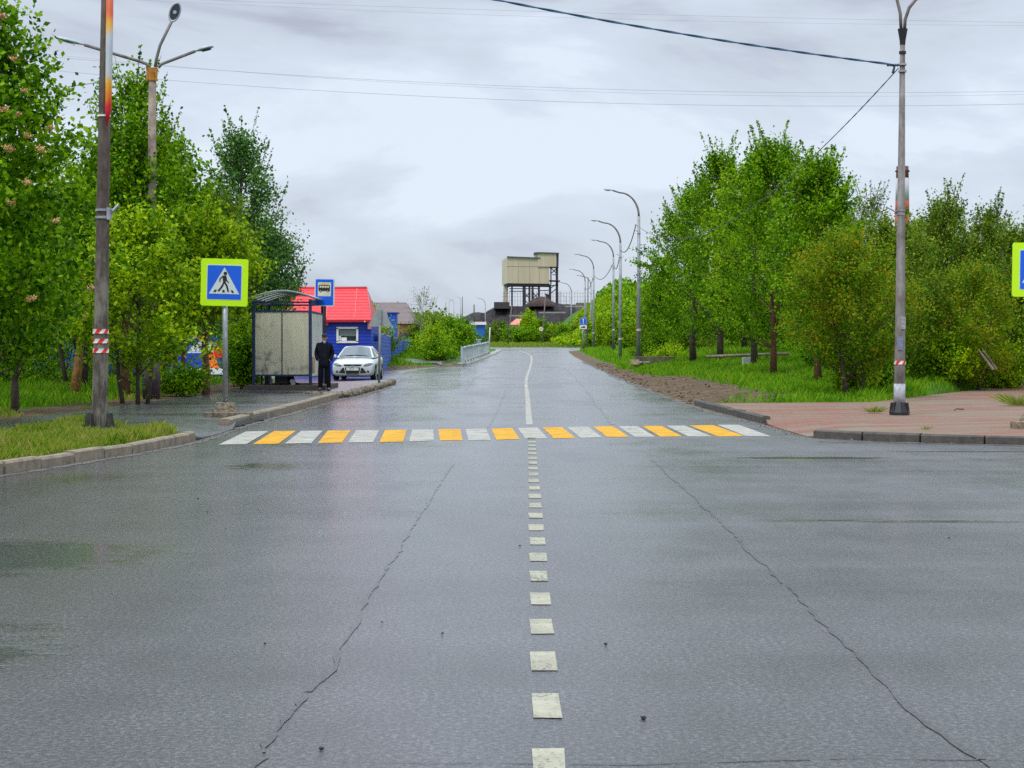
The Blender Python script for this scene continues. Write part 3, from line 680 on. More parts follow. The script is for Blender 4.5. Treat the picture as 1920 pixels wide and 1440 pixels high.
for i in range(4): MB().prism(rrect(-.16 + i * .082, .145, -.095 + i * .082, .21, .012), -.096, -.0932).build('symbol_window', M_CREAM, pl)
for xx in (-.12, .11): MB().disc((xx, .04), .018, -.097, -.0935, 12).build('symbol_hub', M_CREAM, pl)
MB().prism(rrect(-.14, .245, .14, .30, .01), -.091, -.0885).build('yellow_patch', mat('faded_yellow', (.72, .50, .16), .5, var=.2), pl)

# warning sign seen from behind
t = empty('warning_sign', (X(710.5, 61.6), 61.6, .17), 'grey back of a triangular warning sign at the island kerb', 'road sign')
MB().tube([(0, 0, 0), (.05, 0, 2.75)], .045, 10).build('post', mat('post_grey', (.27, .265, .24), .6, .2, var=.2), t, True)
tri = [(-.40, 2.15), (-.36, 2.12), (.38, 2.12), (.42, 2.15), (.42, 2.20), (.05, 2.86), (.02, 2.88), (-.02, 2.88), (-.05, 2.84), (-.40, 2.20)]
MB().prism([(x + .03, z) for x, z in tri], .05, .075).build('triangle_plate', M_SGREY, t)
MB().box((.045, -.035, 2.48), (.05, .05, .5)).build('bracket', M_GALV, t)

# mandatory direction sign far right
t = empty('direction_sign', (X(1092, 170), 170, Z(659, 170)), 'round blue sign with white upward arrow above a lorry plate', 'road sign')
MB().tube([(0, .05, 0), (.05, .05, 3.4)], .06, 8).build('post', M_GALV, t, True)
zc = Z(602, 170) - Z(659, 170)
MB().disc((.08, zc), .37, -.03, 0, 24).build('rim', M_SWHT, t); MB().disc((.08, zc), .345, -.04, -.032, 24).build('disc', M_SBLU, t)
g = MB().prism([(.05, zc - .26), (.11, zc - .26), (.11, zc + .12), (.05, zc + .12)], -.05, -.042).prism([(-.02, zc + .10), (.18, zc + .10), (.08, zc + .28)], -.051, -.042); g.build('arrow', M_WHITE, t)
MB().prism(rrect(-.27, zc - .78, .43, zc - .42, .03), -.03, 0).build('plate', M_WHITE, t)
MB().prism([(-.02, zc - .68), (.28, zc - .68), (.28, zc - .52), (-.02, zc - .52)], -.04, -.032).prism([(-.16, zc - .68), (-.04, zc - .68), (-.04, zc - .60), (-.10, zc - .57), (-.16, zc - .60)], -.04, -.032).build('lorry_symbol', M_BLACK, t)
MB().box((0, .05, .12), (.5, .4, .5), taper=.8).build('base', mat('base_dark', (.07, .06, .05), .9, var=.3), t)
# speed limit sign on a wooden pole
t = empty('speed_limit_sign', (X(1014.5, 239), 238.8, Z(617, 239)), 'small round pale sign reading 40 on a leaning pole', 'road sign')
MB().disc((0, 0), .30, -.03, 0, 24).build('rim', mat('sign_rim', (.75, .70, .45), .5), t); MB().disc((0, 0), .27, -.04, -.032, 24).build('disc', mat('sign_face', (.80, .78, .50), .5), t)
def text_mesh(s, size, m, name, parent, loc, rot=(R(90), 0, 0), ext=.002, sx_=1.0):
    cu = bpy.data.curves.new(name, 'FONT'); cu.body = s; cu.size = size; cu.extrude = ext; cu.align_x = 'CENTER'; cu.align_y = 'CENTER'
    o = bpy.data.objects.new(name, cu); C.objects.link(o); dg = bpy.context.evaluated_depsgraph_get(); me = bpy.data.meshes.new_from_object(o.evaluated_get(dg))
    bpy.data.objects.remove(o); bpy.data.curves.remove(cu); me.materials.clear(); me.materials.append(m)
    o = bpy.data.objects.new(name, me); C.objects.link(o); o.parent = parent; o.location = loc; o.rotation_euler = rot; o.scale = (sx_, 1, 1); return o
text_mesh('40', .34, M_BLACK, 'number', t, (0, -.045, 0))

# ---- lamps
def oct_pole(mb, base, top, r0, r1, n=8, z0=0):
    mb.tube([base, top], [r0, r1], n)
# left old pole, slightly leaning, octagonal
def worn_pole_mat():
    m = bpy.data.materials.new('old_pole_peeling'); m.use_nodes = True; t_ = m.node_tree; b = t_.nodes['Principled BSDF']
    co = tn(t_, 'ShaderNodeTexCoord').outputs['Object']; sp = tn(t_, 'ShaderNodeSeparateXYZ'); t_.links.new(co, sp.inputs[0])
    n = noise(t_, 7, 5, .65, co, (1, 1, .35)); n2 = noise(t_, 2.2, 4, .6, co, (1.5, 1.5, 1))
    up = ramp(t_, n.outputs[0], [(.35, (.055, .038, .030)), (.65, (.15, .115, .095))]); lo_ = ramp(t_, n.outputs[0], [(.42, (.070, .055, .044)), (.60, (.21, .19, .155))])
    f = ramp(t_, mth(t_, 'ADD', mth(t_, 'DIVIDE', sp.outputs[2], 6.0), mth(t_, 'MULTIPLY', mth(t_, 'SUBTRACT', n2.outputs[0], .5), .9)), [(.40, 0.0), (.52, 1.0)])
    t_.links.new(mixc(t_, f.outputs[0], lo_.outputs[0], up.outputs[0]), b.inputs['Base Color']); b.inputs['Roughness'].default_value = .75
    bp = tn(t_, 'ShaderNodeBump'); bp.inputs['Distance'].default_value = .003; t_.links.new(n.outputs[0], bp.inputs['Height']); t_.links.new(bp.outputs[0], b.inputs['Normal']); return m
lp = empty('lighting_pole', (X(185.5, 28.3), 28.3, .1), 'tall leaning grey pole on the grass verge with striped bands', 'pole')
top = (.20, 0, 9.4); mb = MB(); mb.tube([(0, 0, -.05), (.044, 0, 2.1), top], [.135, .120, .072], 8); mb.build('shaft', worn_pole_mat(), lp)
mb = MB(); mb.prism(rrect(-.26, -.26, .26, .26, .06), .02, .07, 'xy'); 
for a in range(8): 
    an = R(a * 45 + 22); mb.box((math.cos(an) * .19, math.sin(an) * .19, .17), (.13, .015, .26), an, taper=.45)
for a in range(4):
    an = R(a * 90 + 45); mb.tube([(math.cos(an) * .27, math.sin(an) * .27, -.12), (math.cos(an) * .27, math.sin(an) * .27, .12)], .02, 6)
mb.build('flange', mat('flange_dark', (.05, .05, .045), .7, var=.4, vscale=10), lp)
MB().tube([(0, 0, -.25), (0, 0, .02)], [.30, .27], 10).build('foundation', mat('foundation_dark', (.04, .045, .035), .9, var=.4), lp)
def stripe_band(parent, cx, z, r, h, ph, n=8, k=5):
    """adhesive band with slanted red and white fields wrapped round the pole"""
    w_ = MB(); r_ = MB(); steps = 48
    for i in range(steps):
        a0 = 2 * math.pi * i / steps; a1 = 2 * math.pi * (i + 1) / steps
        f = ((i + .0) / steps * k + ph) % 1
        tgt = r_ if f < .5 else w_; sh = .35 * 2 * math.pi / k
        P = lambda a, zz: (cx + math.cos(a) * r, math.sin(a) * r, zz)
        tgt.add([P(a0, z), P(a1, z), P(a1 + sh, z + h), P(a0 + sh, z + h)], [(0, 1, 2, 3)])
    b2 = w_.build('reflective_band', M_WHITE, parent); r_.build('red_field', M_RED, b2)
for z, ph in ((1.30, .1), (1.46, .5), (1.62, .85)): stripe_band(lp, .03, z, .133, .075, ph)
MB().tube([(.072, 0, 3.52), (.072, 0, 3.56)], .125, 10).tube([(.075, 0, 3.64), (.075, 0, 3.68)], .125, 10).box((.19, -.03, 3.6), (.06, .14, .2)).tube([(.2, -.02, 3.6), (.34, .0, 3.75)], .03, 6).build('clamp', M_GALV, lp)
# furled flag strip strapped to the pole, edge-on to the street
def banner_mat():
    m = bpy.data.materials.new('banner_print'); m.use_nodes = True; t_ = m.node_tree; b = t_.nodes['Principled BSDF']
    co = tn(t_, 'ShaderNodeTexCoord').outputs['Object']; sp = tn(t_, 'ShaderNodeSeparateXYZ'); t_.links.new(co, sp.inputs[0])
    z = mth(t_, 'ADD', mth(t_, 'DIVIDE', mth(t_, 'SUBTRACT', sp.outputs[2], 4.85), 2.6), mth(t_, 'MULTIPLY', mth(t_, 'SUBTRACT', noise(t_, 6, 3, .5, co, (1, 1, .4)).outputs[0], .5), .25))
    r = ramp(t_, z, [(0, (.60, .01, .03)), (.20, (.70, .012, .03)), (.24, (.80, .16, .01)), (.33, (.85, .45, .02)), (.38, (.55, .60, .62)), (.62, (.50, .55, .60)), (.68, (.75, .40, .04)), (.80, (.62, .10, .03)), (1.0, (.55, .14, .06))])
    t_.links.new(r.outputs[0], b.inputs['Base Color']); b.inputs['Roughness'].default_value = .6
    return m
mb = MB(); mb.tube([(.175, -.10, 5.04), (.200, -.11, 5.3), (.22, -.11, 6.3), (.245, -.11, 7.9)], [.008, .05, .058, .062], 8)
mb.build('banner', banner_mat(), lp, True)
MB().tube([(.10, 0, 5.20), (.10, 0, 5.23)], .115, 10).build('strap', M_WHITE, lp)
def cobra_head(parent, base, direction, L=.62, w=.15, tilt=8, glass=True):
    """street light head: flattened tapered housing with dark glass below"""
    d = Vector((direction[0], direction[1], 0)).normalized(); s = Vector((-d.y, d.x, 0)); z = Vector((0, 0, 1)); z2 = z * math.cos(R(tilt)) - d * math.sin(R(tilt)); d2 = d * math.cos(R(tilt)) + z * math.sin(R(tilt))
    st = [(0, .30, .35), (.12, .42, .55), (.30, .80, .95), (.55, 1.0, 1.0), (.85, .92, .8), (1.0, .5, .4)]
    mb = MB(); n = 10; vs = []
    for (u, kw, kh) in st:
        for j in range(n):
            a = 2 * math.pi * j / n; zz = math.sin(a) * .075 * kh; zz = zz if zz > 0 else zz * .5
            vs.append(Vector(base) + d2 * (u * L) + s * (math.cos(a) * w * kw) + z2 * zz)
    fs = [(i * n + j, i * n + (j + 1) % n, (i + 1) * n + (j + 1) % n, (i + 1) * n + j) for i in range(len(st) - 1) for j in range(n)] + [tuple(range(n)), tuple((len(st) - 1) * n + j for j in range(n))]
    mb.add(vs, fs); h_ = mb.build('lamp_head', M_LAMPH, parent, True)
    if glass:
        vs = []; 
        for u, kw in ((.35, .6), (.55, .75), (.85, .65)):
            for sg in (-1, 1): vs.append(Vector(base) + d2 * (u * L) + s * sg * w * kw - z2 * .05)
        MB().add(vs, [(0, 1, 3, 2), (2, 3, 5, 4)]).build('lamp_glass', M_GLASS_D, h_)
    return h_
# near right lamp
rp = empty('street_lamp', (X(1687, 35.3), 35.3, .13), 'tall grey double arm lamp on the block paving at right', 'street lamp')
MB().tube([(0, 0, .0), (.0, 0, .25), (.03, 0, 7.72)], [.122, .118, .052], 12).build('shaft', M_POLE_P, rp, True)
MB().tube([(0, 0, .20), (.0, 0, .62)], [.121, .119], 12).build('whitewash', mat('whitewash', (.50, .54, .60), .7, col2=(.26, .26, .27), vscale=10), rp, True)
mb = MB(); mb.tube([(0, 0, -.02), (0, 0, .03), (0, 0, .24)], [.21, .21, .125], 8)
for a in range(8): an = R(a * 45); mb.box((math.cos(an) * .165, math.sin(an) * .165, .12), (.10, .014, .22), an, taper=.4)
mb.build('flange', M_DARKM, rp)
stripe_band(rp, .005, 1.02, .119, .075, .2)
MB().tube([(.03, 0, 7.60), (.03, 0, 7.70), (.03, 0, 7.93)], [.056, .064, .105], 10).tube([(.03, 0, 7.42), (.03, 0, 7.47)], .075, 10).build('collar', M_DARKM, rp)
for z_ in (7.06, 7.20): MB().tube([(.03, 0, z_ - .02), (.03, 0, z_ + .02)], .085, 10).build('wire_clamp', M_GALV, rp)
mb = MB()
for k in range(5): mb.tube([(.0 - .05 * k - .05, 0, 7.18 + .015 * (k % 2)), (-.05 * k - .09, 0, 7.20 - .02 * (k % 2))], [.035, .02], 6)
mb.tube([(-.13, 0, 7.18), (-.15, 0, 7.10), (-.17, 0, 7.02)], [.02, .025, .03], 6).build('insulator', mat('insulator_blue', (.02, .04, .07), .4), rp)
MB().tube([(.01, 0, 4.1), (.01, 0, 4.13)], .092, 10).tube([(.01, 0, 4.18), (.01, 0, 4.21)], .092, 10).tube([(-.1, -.02, 4.17), (-.3, -.02, 4.27)], .018, 6).build('clamp', M_GALV, rp)
mb = MB().prism(rrect(-.01, 1.75, .095, 2.0, .01), -.118, -.114); mb.build('notice', mat('notice_paper', (.42, .42, .42), .8, col2=(.2, .2, .22), vscale=25), rp)
MB().prism(rrect(-.08, 1.32, .045, 1.6, .01), -.122, -.118).build('notice', mat('notice_blue', (.26, .30, .40), .8, col2=(.12, .13, .2), vscale=25), rp)
for pts in ([(-.0, 0, 7.9), (-.02, 0, 8.25), (-.10, 0, 8.58), (-.25, 0, 8.85), (-.55, 0, 9.15), (-1.0, 0, 9.35), (-1.5, 0, 9.42)], [(.07, 0, 7.9), (.08, 0, 8.12), (.16, 0, 8.36), (.30, 0, 8.54), (.50, 0, 8.64), (.72, 0, 8.69)]):
    a = MB().tube(pts, .034, 8).build('arm', M_POLE_P, rp, True)
    p, q = Vector(pts[-2]), Vector(pts[-1]); cobra_head(a, q, (q - p), .6, .13, 6)

# triple head lamp among the trees
tx, ty = X(283, 46), 46.0; zt = Z(128, 46) - .12
tl = empty('street_lamp', (tx, ty, .12), 'old brown pole with three lamp heads rising from the left trees', 'street lamp')
MB().tube([(0, 0, -.05), (.0, 0, 1.3)], [.24, .235], 12).build('sleeve', mat('sleeve_dark', (.055, .035, .045), .7, var=.3), tl, True)
MB().tube([(0, 0, 1.2), (.07, 0, zt - .3)], [.16, .10], 10).build('shaft', mat('shaft_brown', (.24, .19, .15), .85, var=.35, vscale=5), tl, True)
MB().tube([(.07, 0, zt - .34), (.07, 0, zt - .0)], [.12, .15], 8).tube([(-.05, -.08, zt - .35), (-.05, -.08, zt)], .03, 6).tube([(.19, -.08, zt - .35), (.19, -.08, zt)], .03, 6).build('collar', mat('collar_orange', (.62, .27, .015), .6, col2=(.25, .10, .02), vscale=9), tl)
def Lq(px, py): v = W(px, py, 46); return (v.x - tx, 0, v.z - .12)
for pts, hd, L_ in (([Lq(279, 128), Lq(275, 120), Lq(262, 115), Lq(158, 84)], (-1, 0, 0), .80), ([Lq(291, 126), Lq(293, 112), Lq(300, 85), Lq(322, 40)], None, .5), ([Lq(297, 127), Lq(303, 120), Lq(366, 96)], (1, 0, 0), .5)):
    a = MB().tube(pts, .042, 8).build('arm', M_POLE_P, tl, True)
    if hd: cobra_head(a, pts[-1], hd, L_, .13, 14)
# the middle head points towards the street, so its open face shows
hd = MB(); c = Vector(Lq(328, 23)); n = 16
pr_ = [(.0, .02, .10), (.05, .14, .13), (.02, .20, .17), (-.05, .23, .16)]
vs = []
def oval(r, dy, k=1): return [Vector((c.x + .07 * math.sin(a) * r / .2 * 1.0 + math.cos(a) * r * .8, dy, c.z + math.sin(a) * r * 1.35)) for a in [2 * math.pi * j / n for j in range(n)]]
rings = [oval(.05, .20), oval(.15, .16), oval(.19, .05), oval(.20, -.03), oval(.17, -.03), oval(.15, .02)]
for rg in rings: vs += rg
fs = [(i * n + j, i * n + (j + 1) % n, (i + 1) * n + (j + 1) % n, (i + 1) * n + j) for i in range(5) for j in range(n)] + [tuple(range(n))]
h_ = MB().add(vs, fs).build('lamp_head', M_LAMPH, tl, True)
g = MB(); g.add(oval(.155, .0), [tuple(range(n))]); g.build('lamp_glass', M_GLASS_D, h_)
MB().disc((c.x, c.z), .05, -.02, .0, 12).build('lamp_bulb', M_LAMPH, h_)

# the row of curved lamps
def curved_lamp(h=9.6, arm=1.77):
    t = empty('street_lamp', (0, 0, 0))
    hs = h - 1.6
    MB().tube([(0, 0, -.3), (0, 0, hs * .5), (0, 0, hs)], [.13, .105, .08], 10).build('shaft', mat('lamp_pole', (.27, .29, .31), .5, .3, var=.25, vscale=3), t, True)
    pts = [(0, 0, hs)]
    for i in range(1, 10):
        a = R(90 * i / 9); pts.append((-arm * .62 * (1 - math.cos(a)), 0, hs + 1.35 * math.sin(a)))
    pts.append((-arm * .85, 0, hs + 1.48)); 
    a = MB().tube(pts, [.06] * 5 + [.045] * (len(pts) - 5), 8).build('arm', M_POLE_P, t, True)
    cobra_head(a, Vector(pts[-1]), (-1, 0, 0), .5, .11, 5)
    MB().tube([(0, 0, hs - 1.0), (0, 0, hs - .95)], .11, 8).tube([(0, 0, hs - .9), (-.28, 0, hs - .75)], .02, 6).build('wire_bracket', M_GALV, t)
    b2 = MB().tube([(0, 0, 1.45), (0, 0, 1.56)], .135, 10).build('reflective_band', mat('band_faded', (.62, .45, .42), .6, var=.3, vscale=12), t)
    MB().tube([(0, 0, -.1), (0, 0, .16)], [.24, .20], 8).build('flange', M_DARKM, t)
    return t
proto = curved_lamp()
def lamp_at(t, px, pb, pt, d, label, arm_px=None, mirror=False, rot=0):
    zb = Z(pb, d); h = Z(pt, d) - zb; s = h / 9.6
    t.location = (X(px, d), d, zb); t.scale = (-s if mirror else s, s, s); t.rotation_euler.z = rot
    t['label'] = label; t['category'] = 'street lamp'; t['group'] = 'curved street lamps along the road'; return t
specs = [(1197.5, 668, 353, 97.5, 'nearest and tallest curved street lamp in front of the right trees', 0, 0),
         (1163, 677, 411, 115.5, 'curved street lamp standing at the dirt edge beside the tallest one', 0, 0),
         (1150, 650, 448, 145, 'curved street lamp rising behind the green bank left of the two nearest', 0, 0),
         (1113, 652, 475, 175, 'curved street lamp right beside the round blue arrow sign', 0, 0),
         (1097, 651, 503, 206, 'slender curved lamp just left of the lamp by the blue sign', 0, 0),
         (1108, 648, 515, 222, 'slender curved lamp partly behind the lamp by the blue sign', 0, 0),
         (1071, 646, 528, 258, 'small curved lamp right of the building on stilts', 0, 0),
         (910, 640, 558, 330, 'small curved lamp above the far end of the railing', 0, 0),
         (864, 605, 556, 520, 'tiny lamp on the skyline, rightmost of three', 0, 0),
         (851, 605, 561, 540, 'tiny lamp on the skyline, middle of three', 0, 0),
         (842, 605, 562, 560, 'tiny lamp on the skyline, leftmost of three with its arm to the right', 0, 1),
         (1061, 600, 553, 480, 'tiny lamp between the stilts of the far building', 0, 0)]
for i, (px, pb, pt, d, lab, rot, mir) in enumerate(specs):
    o = proto if i == 0 else copy_tree(proto); lamp_at(o, px, pb, pt, d, lab, None, False, R(180) if mir else 0)
# plain poles in the distance
M_WOOD = mat('pole_wood', (.16, .13, .11), .9, var=.3)
for px, pb, pt, d, lean, r_, lab in [(952, 648, 572, 215, .5, .07, 'thin pole in front of the bushes below the building on stilts'), (1016, 648, 556, 240, .5, .08, 'leaning pole behind the small round speed sign'), (889, 600, 571, 360, 0, .14, 'short dark pole standing on the coal heap edge'), (867, 610, 556, 500, 0, .12, 'thin mast on the skyline above the left bushes'), (836, 605, 568, 520, 0, .09, 'faintest thin mast at left end of the skyline lamps'), (1050, 606, 545, 330, 0, .06, 'thin pole under the stair tower of the stilt building'), (1101, 652, 520, 190, .1, .06, 'wooden pole between the lamps by the blue arrow sign')]:
    z0 = Z(pb, d); o = MB().tube([(0, 0, -.5), (lean, 0, Z(pt, d) - z0)], [r_ * 1.2, r_], 7).build('pole', M_WOOD, None, True); o.location = (X(px, d), d, z0); tag(o, lab, 'pole', 'plain distant poles')
o = MB().tube([(0, 0, -.3), (.1, 0, Z(614, 185) - Z(652, 185))], .07, 7).build('pole', mat('pale_post', (.6, .6, .5), .6), None, True); o.location = (X(917, 185), 185, Z(652, 185)); tag(o, 'pale slim post at the far end of the railing', 'pole')

# ---- wires
def wire(label, pts, r_=.012, m=None, twist=False):
    mb = MB()
    if twist:
        P = [Vector(p) for p in pts]; q1 = []; q2 = []; s = 0
        for i, p in enumerate(P):
            if i: s += (P[i] - P[i - 1]).length
            a = s * 5.0; q1.append(p + Vector((0, math.cos(a), math.sin(a))) * r_ * .8); q2.append(p - Vector((0, math.cos(a), math.sin(a))) * r_ * .8)
        mb.tube(q1, r_, 6); mb.tube(q2, r_, 6)
    else: mb.tube(pts, r_, 5)
    o = mb.build('overhead_wire', m or mat('wire_grey', (.10, .11, .12), .7), None, True, origin=tuple(pts[0])); tag(o, label, 'wire'); return o
def sagline(a, b2, sag, n=24):
    a, b2 = Vector(a), Vector(b2); return [a.lerp(b2, i / n) - Vector((0, 0, 4 * sag * (i / n) * (1 - i / n))) for i in range(n + 1)]
A = Vector((X(1672, 35.2), 35.2, Z(121, 35.2))); B = Vector((-6.4, 28.3, 8.62))
pts = []
for i in range(121):
    u = i / 120; p = A.lerp(B, u); p.z = A.z + .4 * u + .9 * u * u; pts.append(p)
wire('thick dark blue twisted cable crossing the sky to the right lamp', pts, .014, mat('cable_blue', (.045, .12, .21), .6), True)
attA = Vector((X(1192, 97.5), 97.5, Z(421, 97.5))); a0 = Vector((X(1682, 35.2), 35.2, Z(128, 35.2)))
wire('twisted cable dropping from the right lamp into the trees', [p for p in sagline(a0, attA, 1.93, 90)], .010, mat('cable_grey', (.09, .09, .09), .7), True)
atts = [attA, Vector((X(1163, 115.5), 115.5, Z(468, 115.5))), Vector((X(1150, 145), 145, Z(492, 145))), Vector((X(1113, 175), 175, Z(515, 175))), Vector((X(1097, 206), 206, Z(538, 206)))]
for i in range(4): wire(['sagging wire between the two nearest curved lamps', 'sagging wire between second and third curved lamps', 'sagging wire between third and fourth curved lamps', 'short sagging wire between the two lamps by the blue sign'][i], sagline(atts[i], atts[i + 1], [.7, .9, .9, .8][i], 16), .03)
def px3(p1, p2, p3, d, x0=-80, x1=2000):
    (a, ya), (b2, yb), (c, yc) = p1, p2, p3; M = np.linalg.solve(np.array([[a * a, a, 1], [b2 * b2, b2, 1], [c * c, c, 1]], float), np.array([ya, yb, yc], float))
    return [W(x, M[0] * x * x + M[1] * x + M[2], d) for x in np.linspace(x0, x1, 30)]
M_FW = mat('wire_far', (.22, .23, .25), .8)
wire('thin power line high across the sky, upper of the pair above the lamps', px3((90, 106), (1000, 163), (1920, 171), 95), .007, M_FW)
wire('thin power line across the sky, lowest one', px3((310, 150), (1000, 189), (1920, 195), 95), .008, M_FW)
wire('faint power line just above the lowest one', px3((300, 122), (1000, 168), (1920, 177), 99), .005, M_FW)
wire('faint power line near the top edge of the sky', px3((340, -2), (1100, 24), (1920, 42), 90), .005, M_FW)
wire('second faint power line near the top edge of the sky', px3((340, 4), (1100, 34), (1920, 48), 93), .004, M_FW)
wire('thin wire leading left from the three headed lamp', sagline(W(272, 138, 46), W(-60, 178, 42), .1, 8), .010, M_FW)
# ------------------------------------------------------------------ bus shelter
M_SHB = mat('shelter_blue', (.018, .035, .105), .45, .2, var=.25, vscale=6)
SX0, SX1, SY0, SY1, SZ = -8.02, -6.26, 53.0, 56.4, .30
t = empty('bus_shelter', ((SX0 + SX1) / 2, SY0, .12), 'blue framed bus shelter with dirty pale panels and arched roof', 'bus shelter')
ox, oy, oz = (SX0 + SX1) / 2, SY0, .12
x0, x1, y0, y1 = SX0 - ox, SX1 - ox, 0.0, SY1 - SY0; zb = .235; zt = 2.62 + zb
def panelmat():
    m = bpy.data.materials.new('dirty_polycarbonate'); m.use_nodes = True; t_ = m.node_tree; b = t_.nodes['Principled BSDF']
    co = tn(t_, 'ShaderNodeTexCoord').outputs['Object']; sp = tn(t_, 'ShaderNodeSeparateXYZ'); t_.links.new(co, sp.inputs[0])
    low = tn(t_, 'ShaderNodeMapRange'); low.inputs[1].default_value = .1; low.inputs[2].default_value = 1.6; low.inputs[3].default_value = .12; low.inputs[4].default_value = -.06; t_.links.new(sp.outputs[2], low.inputs[0])
    lx = tn(t_, 'ShaderNodeMapRange'); lx.inputs[1].default_value = -.9; lx.inputs[2].default_value = .3; lx.inputs[3].default_value = .07; lx.inputs[4].default_value = -.08; t_.links.new(sp.outputs[0], lx.inputs[0])
    f = mth(t_, 'ADD', mth(t_, 'ADD', noise(t_, 3.5, 4, .55, co).outputs[0], low.outputs[0]), lx.outputs[0])
    r = ramp(t_, f, [(.50, (.84, .81, .64)), (.60, (.62, .60, .48)), (.69, (.30, .29, .24)), (.80, (.12, .12, .10))])
    streak = ramp(t_, noise(t_, 3.0, 3, .6, co, (3, 3, .3)).outputs[0], [(.3, .88), (.6, 1.03)])
    t_.links.new(mixc(t_, 1.0, r.outputs[0], streak.outputs[0], 'MULTIPLY'), b.inputs['Base Color']); b.inputs['Roughness'].default_value = .5
    b.inputs['Transmission Weight'].default_value = 0.0
    trl = tn(t_, 'ShaderNodeBsdfTranslucent'); t_.links.new(r.outputs[0], trl.inputs[0]); ms = tn(t_, 'ShaderNodeMixShader'); ms.inputs[0].default_value = .45
    t_.links.new(b.outputs[0], ms.inputs[1]); t_.links.new(trl.outputs[0], ms.inputs[2]); t_.links.new(ms.outputs[0], t_.nodes['Material Output'].inputs[0])
    return m
M_PAN = panelmat()
# steps / base
MB().box((.12, 1.75, .10), (2.5, 3.9, .27)).build('base_slab', mat('slab_brown', (.085, .065, .058), .8, var=.25, vscale=4, bump=.004), t, bevel=.01)
for px_, py_, w in ((x0, y0, .09), (x1, y0, .09), (x0, y1, .09), (x1, y1, .09), (x0, (y0 + y1) / 2, .06)):
    MB().box((px_, py_, (zb + zt) / 2), (w, w, zt - zb)).build('post', M_SHB, t, bevel=.006)
for z in (zt - .05, zt - .33, zb + .30):
    for c_, s_ in ((((x0 + x1) / 2, y0, z), (x1 - x0 - .09, .05, .05)), (((x0 + x1) / 2, y1, z), (x1 - x0 - .09, .05, .05)), ((x0, (y0 + y1) / 2, z), (.05, y1 - y0 - .09, .05))): MB().box(c_, s_).build('rail', M_SHB, t)
MB().box((x1, (y0 + y1) / 2, zt - .05), (.05, y1 - y0 - .09, .08)).build('rail', M_SHB, t)
mid = (x0 + x1) / 2
M_THIN = mat('mullion_dark', (.10, .09, .08), .6)
for yy in (y0, y1):
    for a, b2 in ((x0 + .05, mid - .02), (mid + .02, x1 - .05)):
        MB().box(((a + b2) / 2, yy, (zb + .33 + zt - .36) / 2), (b2 - a, .012, zt - .36 - zb - .33)).build('panel', M_PAN, t)
    MB().box((mid, yy, (zb + .33 + zt - .36) / 2), (.035, .03, zt - .36 - zb - .33)).build('mullion', M_THIN, t)
for a, b2 in ((y0 + .05, (y0 + y1) / 2 - .04), ((y0 + y1) / 2 + .04, y1 - .05)):
    MB().box((x0, (a + b2) / 2, (zb + .33 + zt - .36) / 2), (.012, b2 - a, zt - .36 - zb - .33)).build('panel', M_PAN, t)
# short front wing panel facing the road
MB().box((x1, (y0 + y1) / 2, 1.50), (.012, y1 - y0 - .12, 1.98)).build('panel', mat('panel_pale', (.74, .74, .70), .4, col2=(.55, .54, .48), vscale=2.5), t)
MB().box((x1, (y0 + y1) / 2, .49), (.04, y1 - y0 - .10, .04)).build('wing_bottom_rail', M_SHB, t); MB().box((x1, (y0 + y1) / 2, 2.51), (.04, y1 - y0 - .10, .06)).build('wing_top_rail', M_SHB, t)
MB().box((x1 + .02, y0 + .7, .86), (.012, .7, .5)).build('poster', mat('poster_tan', (.42, .30, .16), .7, var=.3, vscale=5), t)
# arched roof
def arch(u, off=0): # u 0..1 across
    xx = x0 - .12 + (x1 - x0 + .30) * u; return xx, zt + .02 + off + .27 * math.sin(math.pi * min(1, max(0, u * .93 + .03))) 
M_POLY = bpy.data.materials.new('roof_polycarbonate'); M_POLY.use_nodes = True; tt = M_POLY.node_tree; bb = tt.nodes['Principled BSDF']; bb.inputs['Base Color'].default_value = (.75, .80, .76, 1); bb.inputs['Roughness'].default_value = .35
tr = tt.nodes.new('ShaderNodeBsdfTranslucent'); tr.inputs[0].default_value = (.75, .80, .74, 1); ms = tt.nodes.new('ShaderNodeMixShader'); ms.inputs[0].default_value = .55
tt.links.new(bb.outputs[0], ms.inputs[1]); tt.links.new(tr.outputs[0], ms.inputs[2]); tt.links.new(ms.outputs[0], tt.nodes['Material Output'].inputs[0])
vs = []; n = 18
for yy in (y0 - .18, y1 + .18):
    for i in range(n + 1): a, z = arch(i / n, .03); vs.append((a, yy, z))
for yy in (y0 - .18, y1 + .18):
    for i in range(n + 1): a, z = arch(i / n, .042); vs.append((a, yy, z))
k = n + 1; fs = []
for i in range(n): fs += [(i, i + 1, k + i + 1, k + i), (2 * k + i, 3 * k + i, 3 * k + i + 1, 2 * k + i + 1), (i, 2 * k + i, 2 * k + i + 1, i + 1), (k + i, k + i + 1, 3 * k + i + 1, 3 * k + i)]
roof = MB().add(vs, fs).build('roof', M_POLY, t, False)
for q in range(5):
    yy = y0 - .15 + (y1 - y0 + .30) * q / 4
    MB().tube([(arch(i / n, .0)[0], yy, arch(i / n, .0)[1]) for i in range(n + 1)], .022, 6).build('rib', mat('rib_grey', (.15, .17, .18), .5) if q else mat('rib_light', (.20, .22, .26), .5), roof, True)
mb = MB(); mb.box((x0, (y0 + y1) / 2, zt), (.07, y1 - y0 + .3, .07)).box((x1, (y0 + y1) / 2, zt + .005), (.07, y1 - y0 + .3, .07)); mb.build('eaves_beam', M_SHB, roof)
